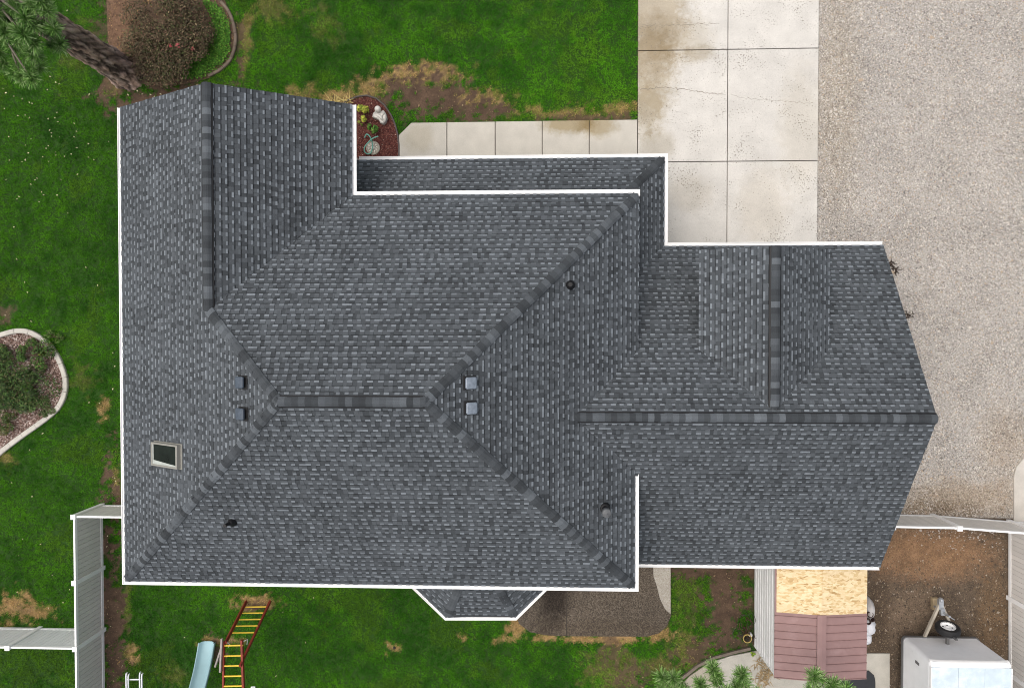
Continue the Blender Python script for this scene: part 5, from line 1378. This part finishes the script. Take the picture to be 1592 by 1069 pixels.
def pine(label, bx, by, r0, r1, ztop, tips, origin_z, lean=(0, 0), extra=0, ln=.26):
    e = empty('pine_tree', (bx, by, 0), label, 'tree'); trunk(e, bx, by, r0, r1, ztop, lean)
    geo = []
    def spray(tp, z0):
        base = Vector((bx+lean[0]*z0, by+lean[1]*z0, z0)); m = MB()
        mid = base.lerp(tp, .5)+Vector((random.gauss(0, .08), random.gauss(0, .08), .12)); L_ = (tp-base).length
        m.tube(catmull([base, mid, tp], 5), [.05*(1-k/10.5)+.008 for k in range(11)], 6); m.build('branch', M_twig, e)
        return (tp-mid).normalized()
    for (px_, py_, z, nn) in tips:
        tp = G(px_, py_, z); d = spray(tp, max(z-random.uniform(.2, .8), 1.5) if origin_z is None else origin_z+random.uniform(-.5, .5))
        dd_ = Vector((d.x, d.y, max(d.z, .35))); geo.append(tuft_geo(tp, dd_, int(nn*1.9), ln, .018, NP))
        for k in range(4):
            o = tp-d*random.uniform(.12, .4)+Vector((random.gauss(0, .12), random.gauss(0, .12), random.gauss(-.05, .05)))
            geo.append(tuft_geo(o, Vector((random.gauss(d.x, .5), random.gauss(d.y, .5), .6)), int(nn*.7), ln*.85, .016, NP))
    for k in range(extra):
        a = random.uniform(0, 6.28); z = random.uniform(4.5, ztop-.3); r = random.uniform(.8, 2.4)*(1.1-z/ztop*.7)
        tp = Vector((bx+lean[0]*z+r*math.cos(a), by+lean[1]*z+r*math.sin(a), z+random.uniform(-.1, .5)))
        q = P(tp)
        if 118 < q[0] < 1600 and -10 < q[1] < 1015: continue
        if -60 < q[0] < 1650 and -60 < q[1] < 1120: continue
        d = spray(tp, z); geo.append(tuft_geo(tp, Vector((d.x, d.y, .5)), 110, ln, .011, NP))
    np_mesh('crown', *cat(geo), M_needle, parent=e)
    return e
b0 = G(198, 114)
tipsA = [(16, 32, 5.6, 210), (21, 71, 5.4, 210), (53, 69, 5.8, 190), (53, 87, 5.5, 170), (92, 69, 5.2, 190), (34, 121, 5.3, 150), (50, 124, 5.5, 130), (4, 102, 5.2, 180), (26, 12, 6.0, 210), (52, 40, 6.0, 190), (74, 18, 6.2, 190), (8, 52, 5.9, 190), (36, 54, 6.1, 190), (40, 28, 6.2, 170), (-5, 20, 6.0, 200), (66, 4, 6.3, 180), (85, 45, 5.9, 120), (60, 104, 5.2, 120)]
pine('tall pine with a thick furrowed trunk beside the big brown shrub', b0.x, b0.y, .46, .27, 9.5, tipsA, 5.6, extra=60)
b1 = G(1165, 1260)
tipsB = [(1047, 1053, 3.9, 220), (1028, 1050, 3.7, 150), (1108, 1038, 4.0, 240), (1089, 1062, 4.1, 220), (1153, 1048, 4.2, 260), (1267, 1049, 4.1, 230), (1295, 1063, 4.2, 220), (1315, 1070, 4.0, 120), (1060, 1075, 4.1, 200), (1130, 1075, 4.3, 150), (1180, 1080, 4.3, 150)]
pine('light green pine whose branch tips reach in over the curved concrete by the shed', b1.x, b1.y, .2, .12, 7.0, tipsB, 3.4, extra=40, ln=.27)

print('TRIS', sum(sum(len(p.vertices)-2 for p in o.data.polygons) for o in bpy.data.objects if o.type == 'MESH' and len(o.data.polygons) < 50000))
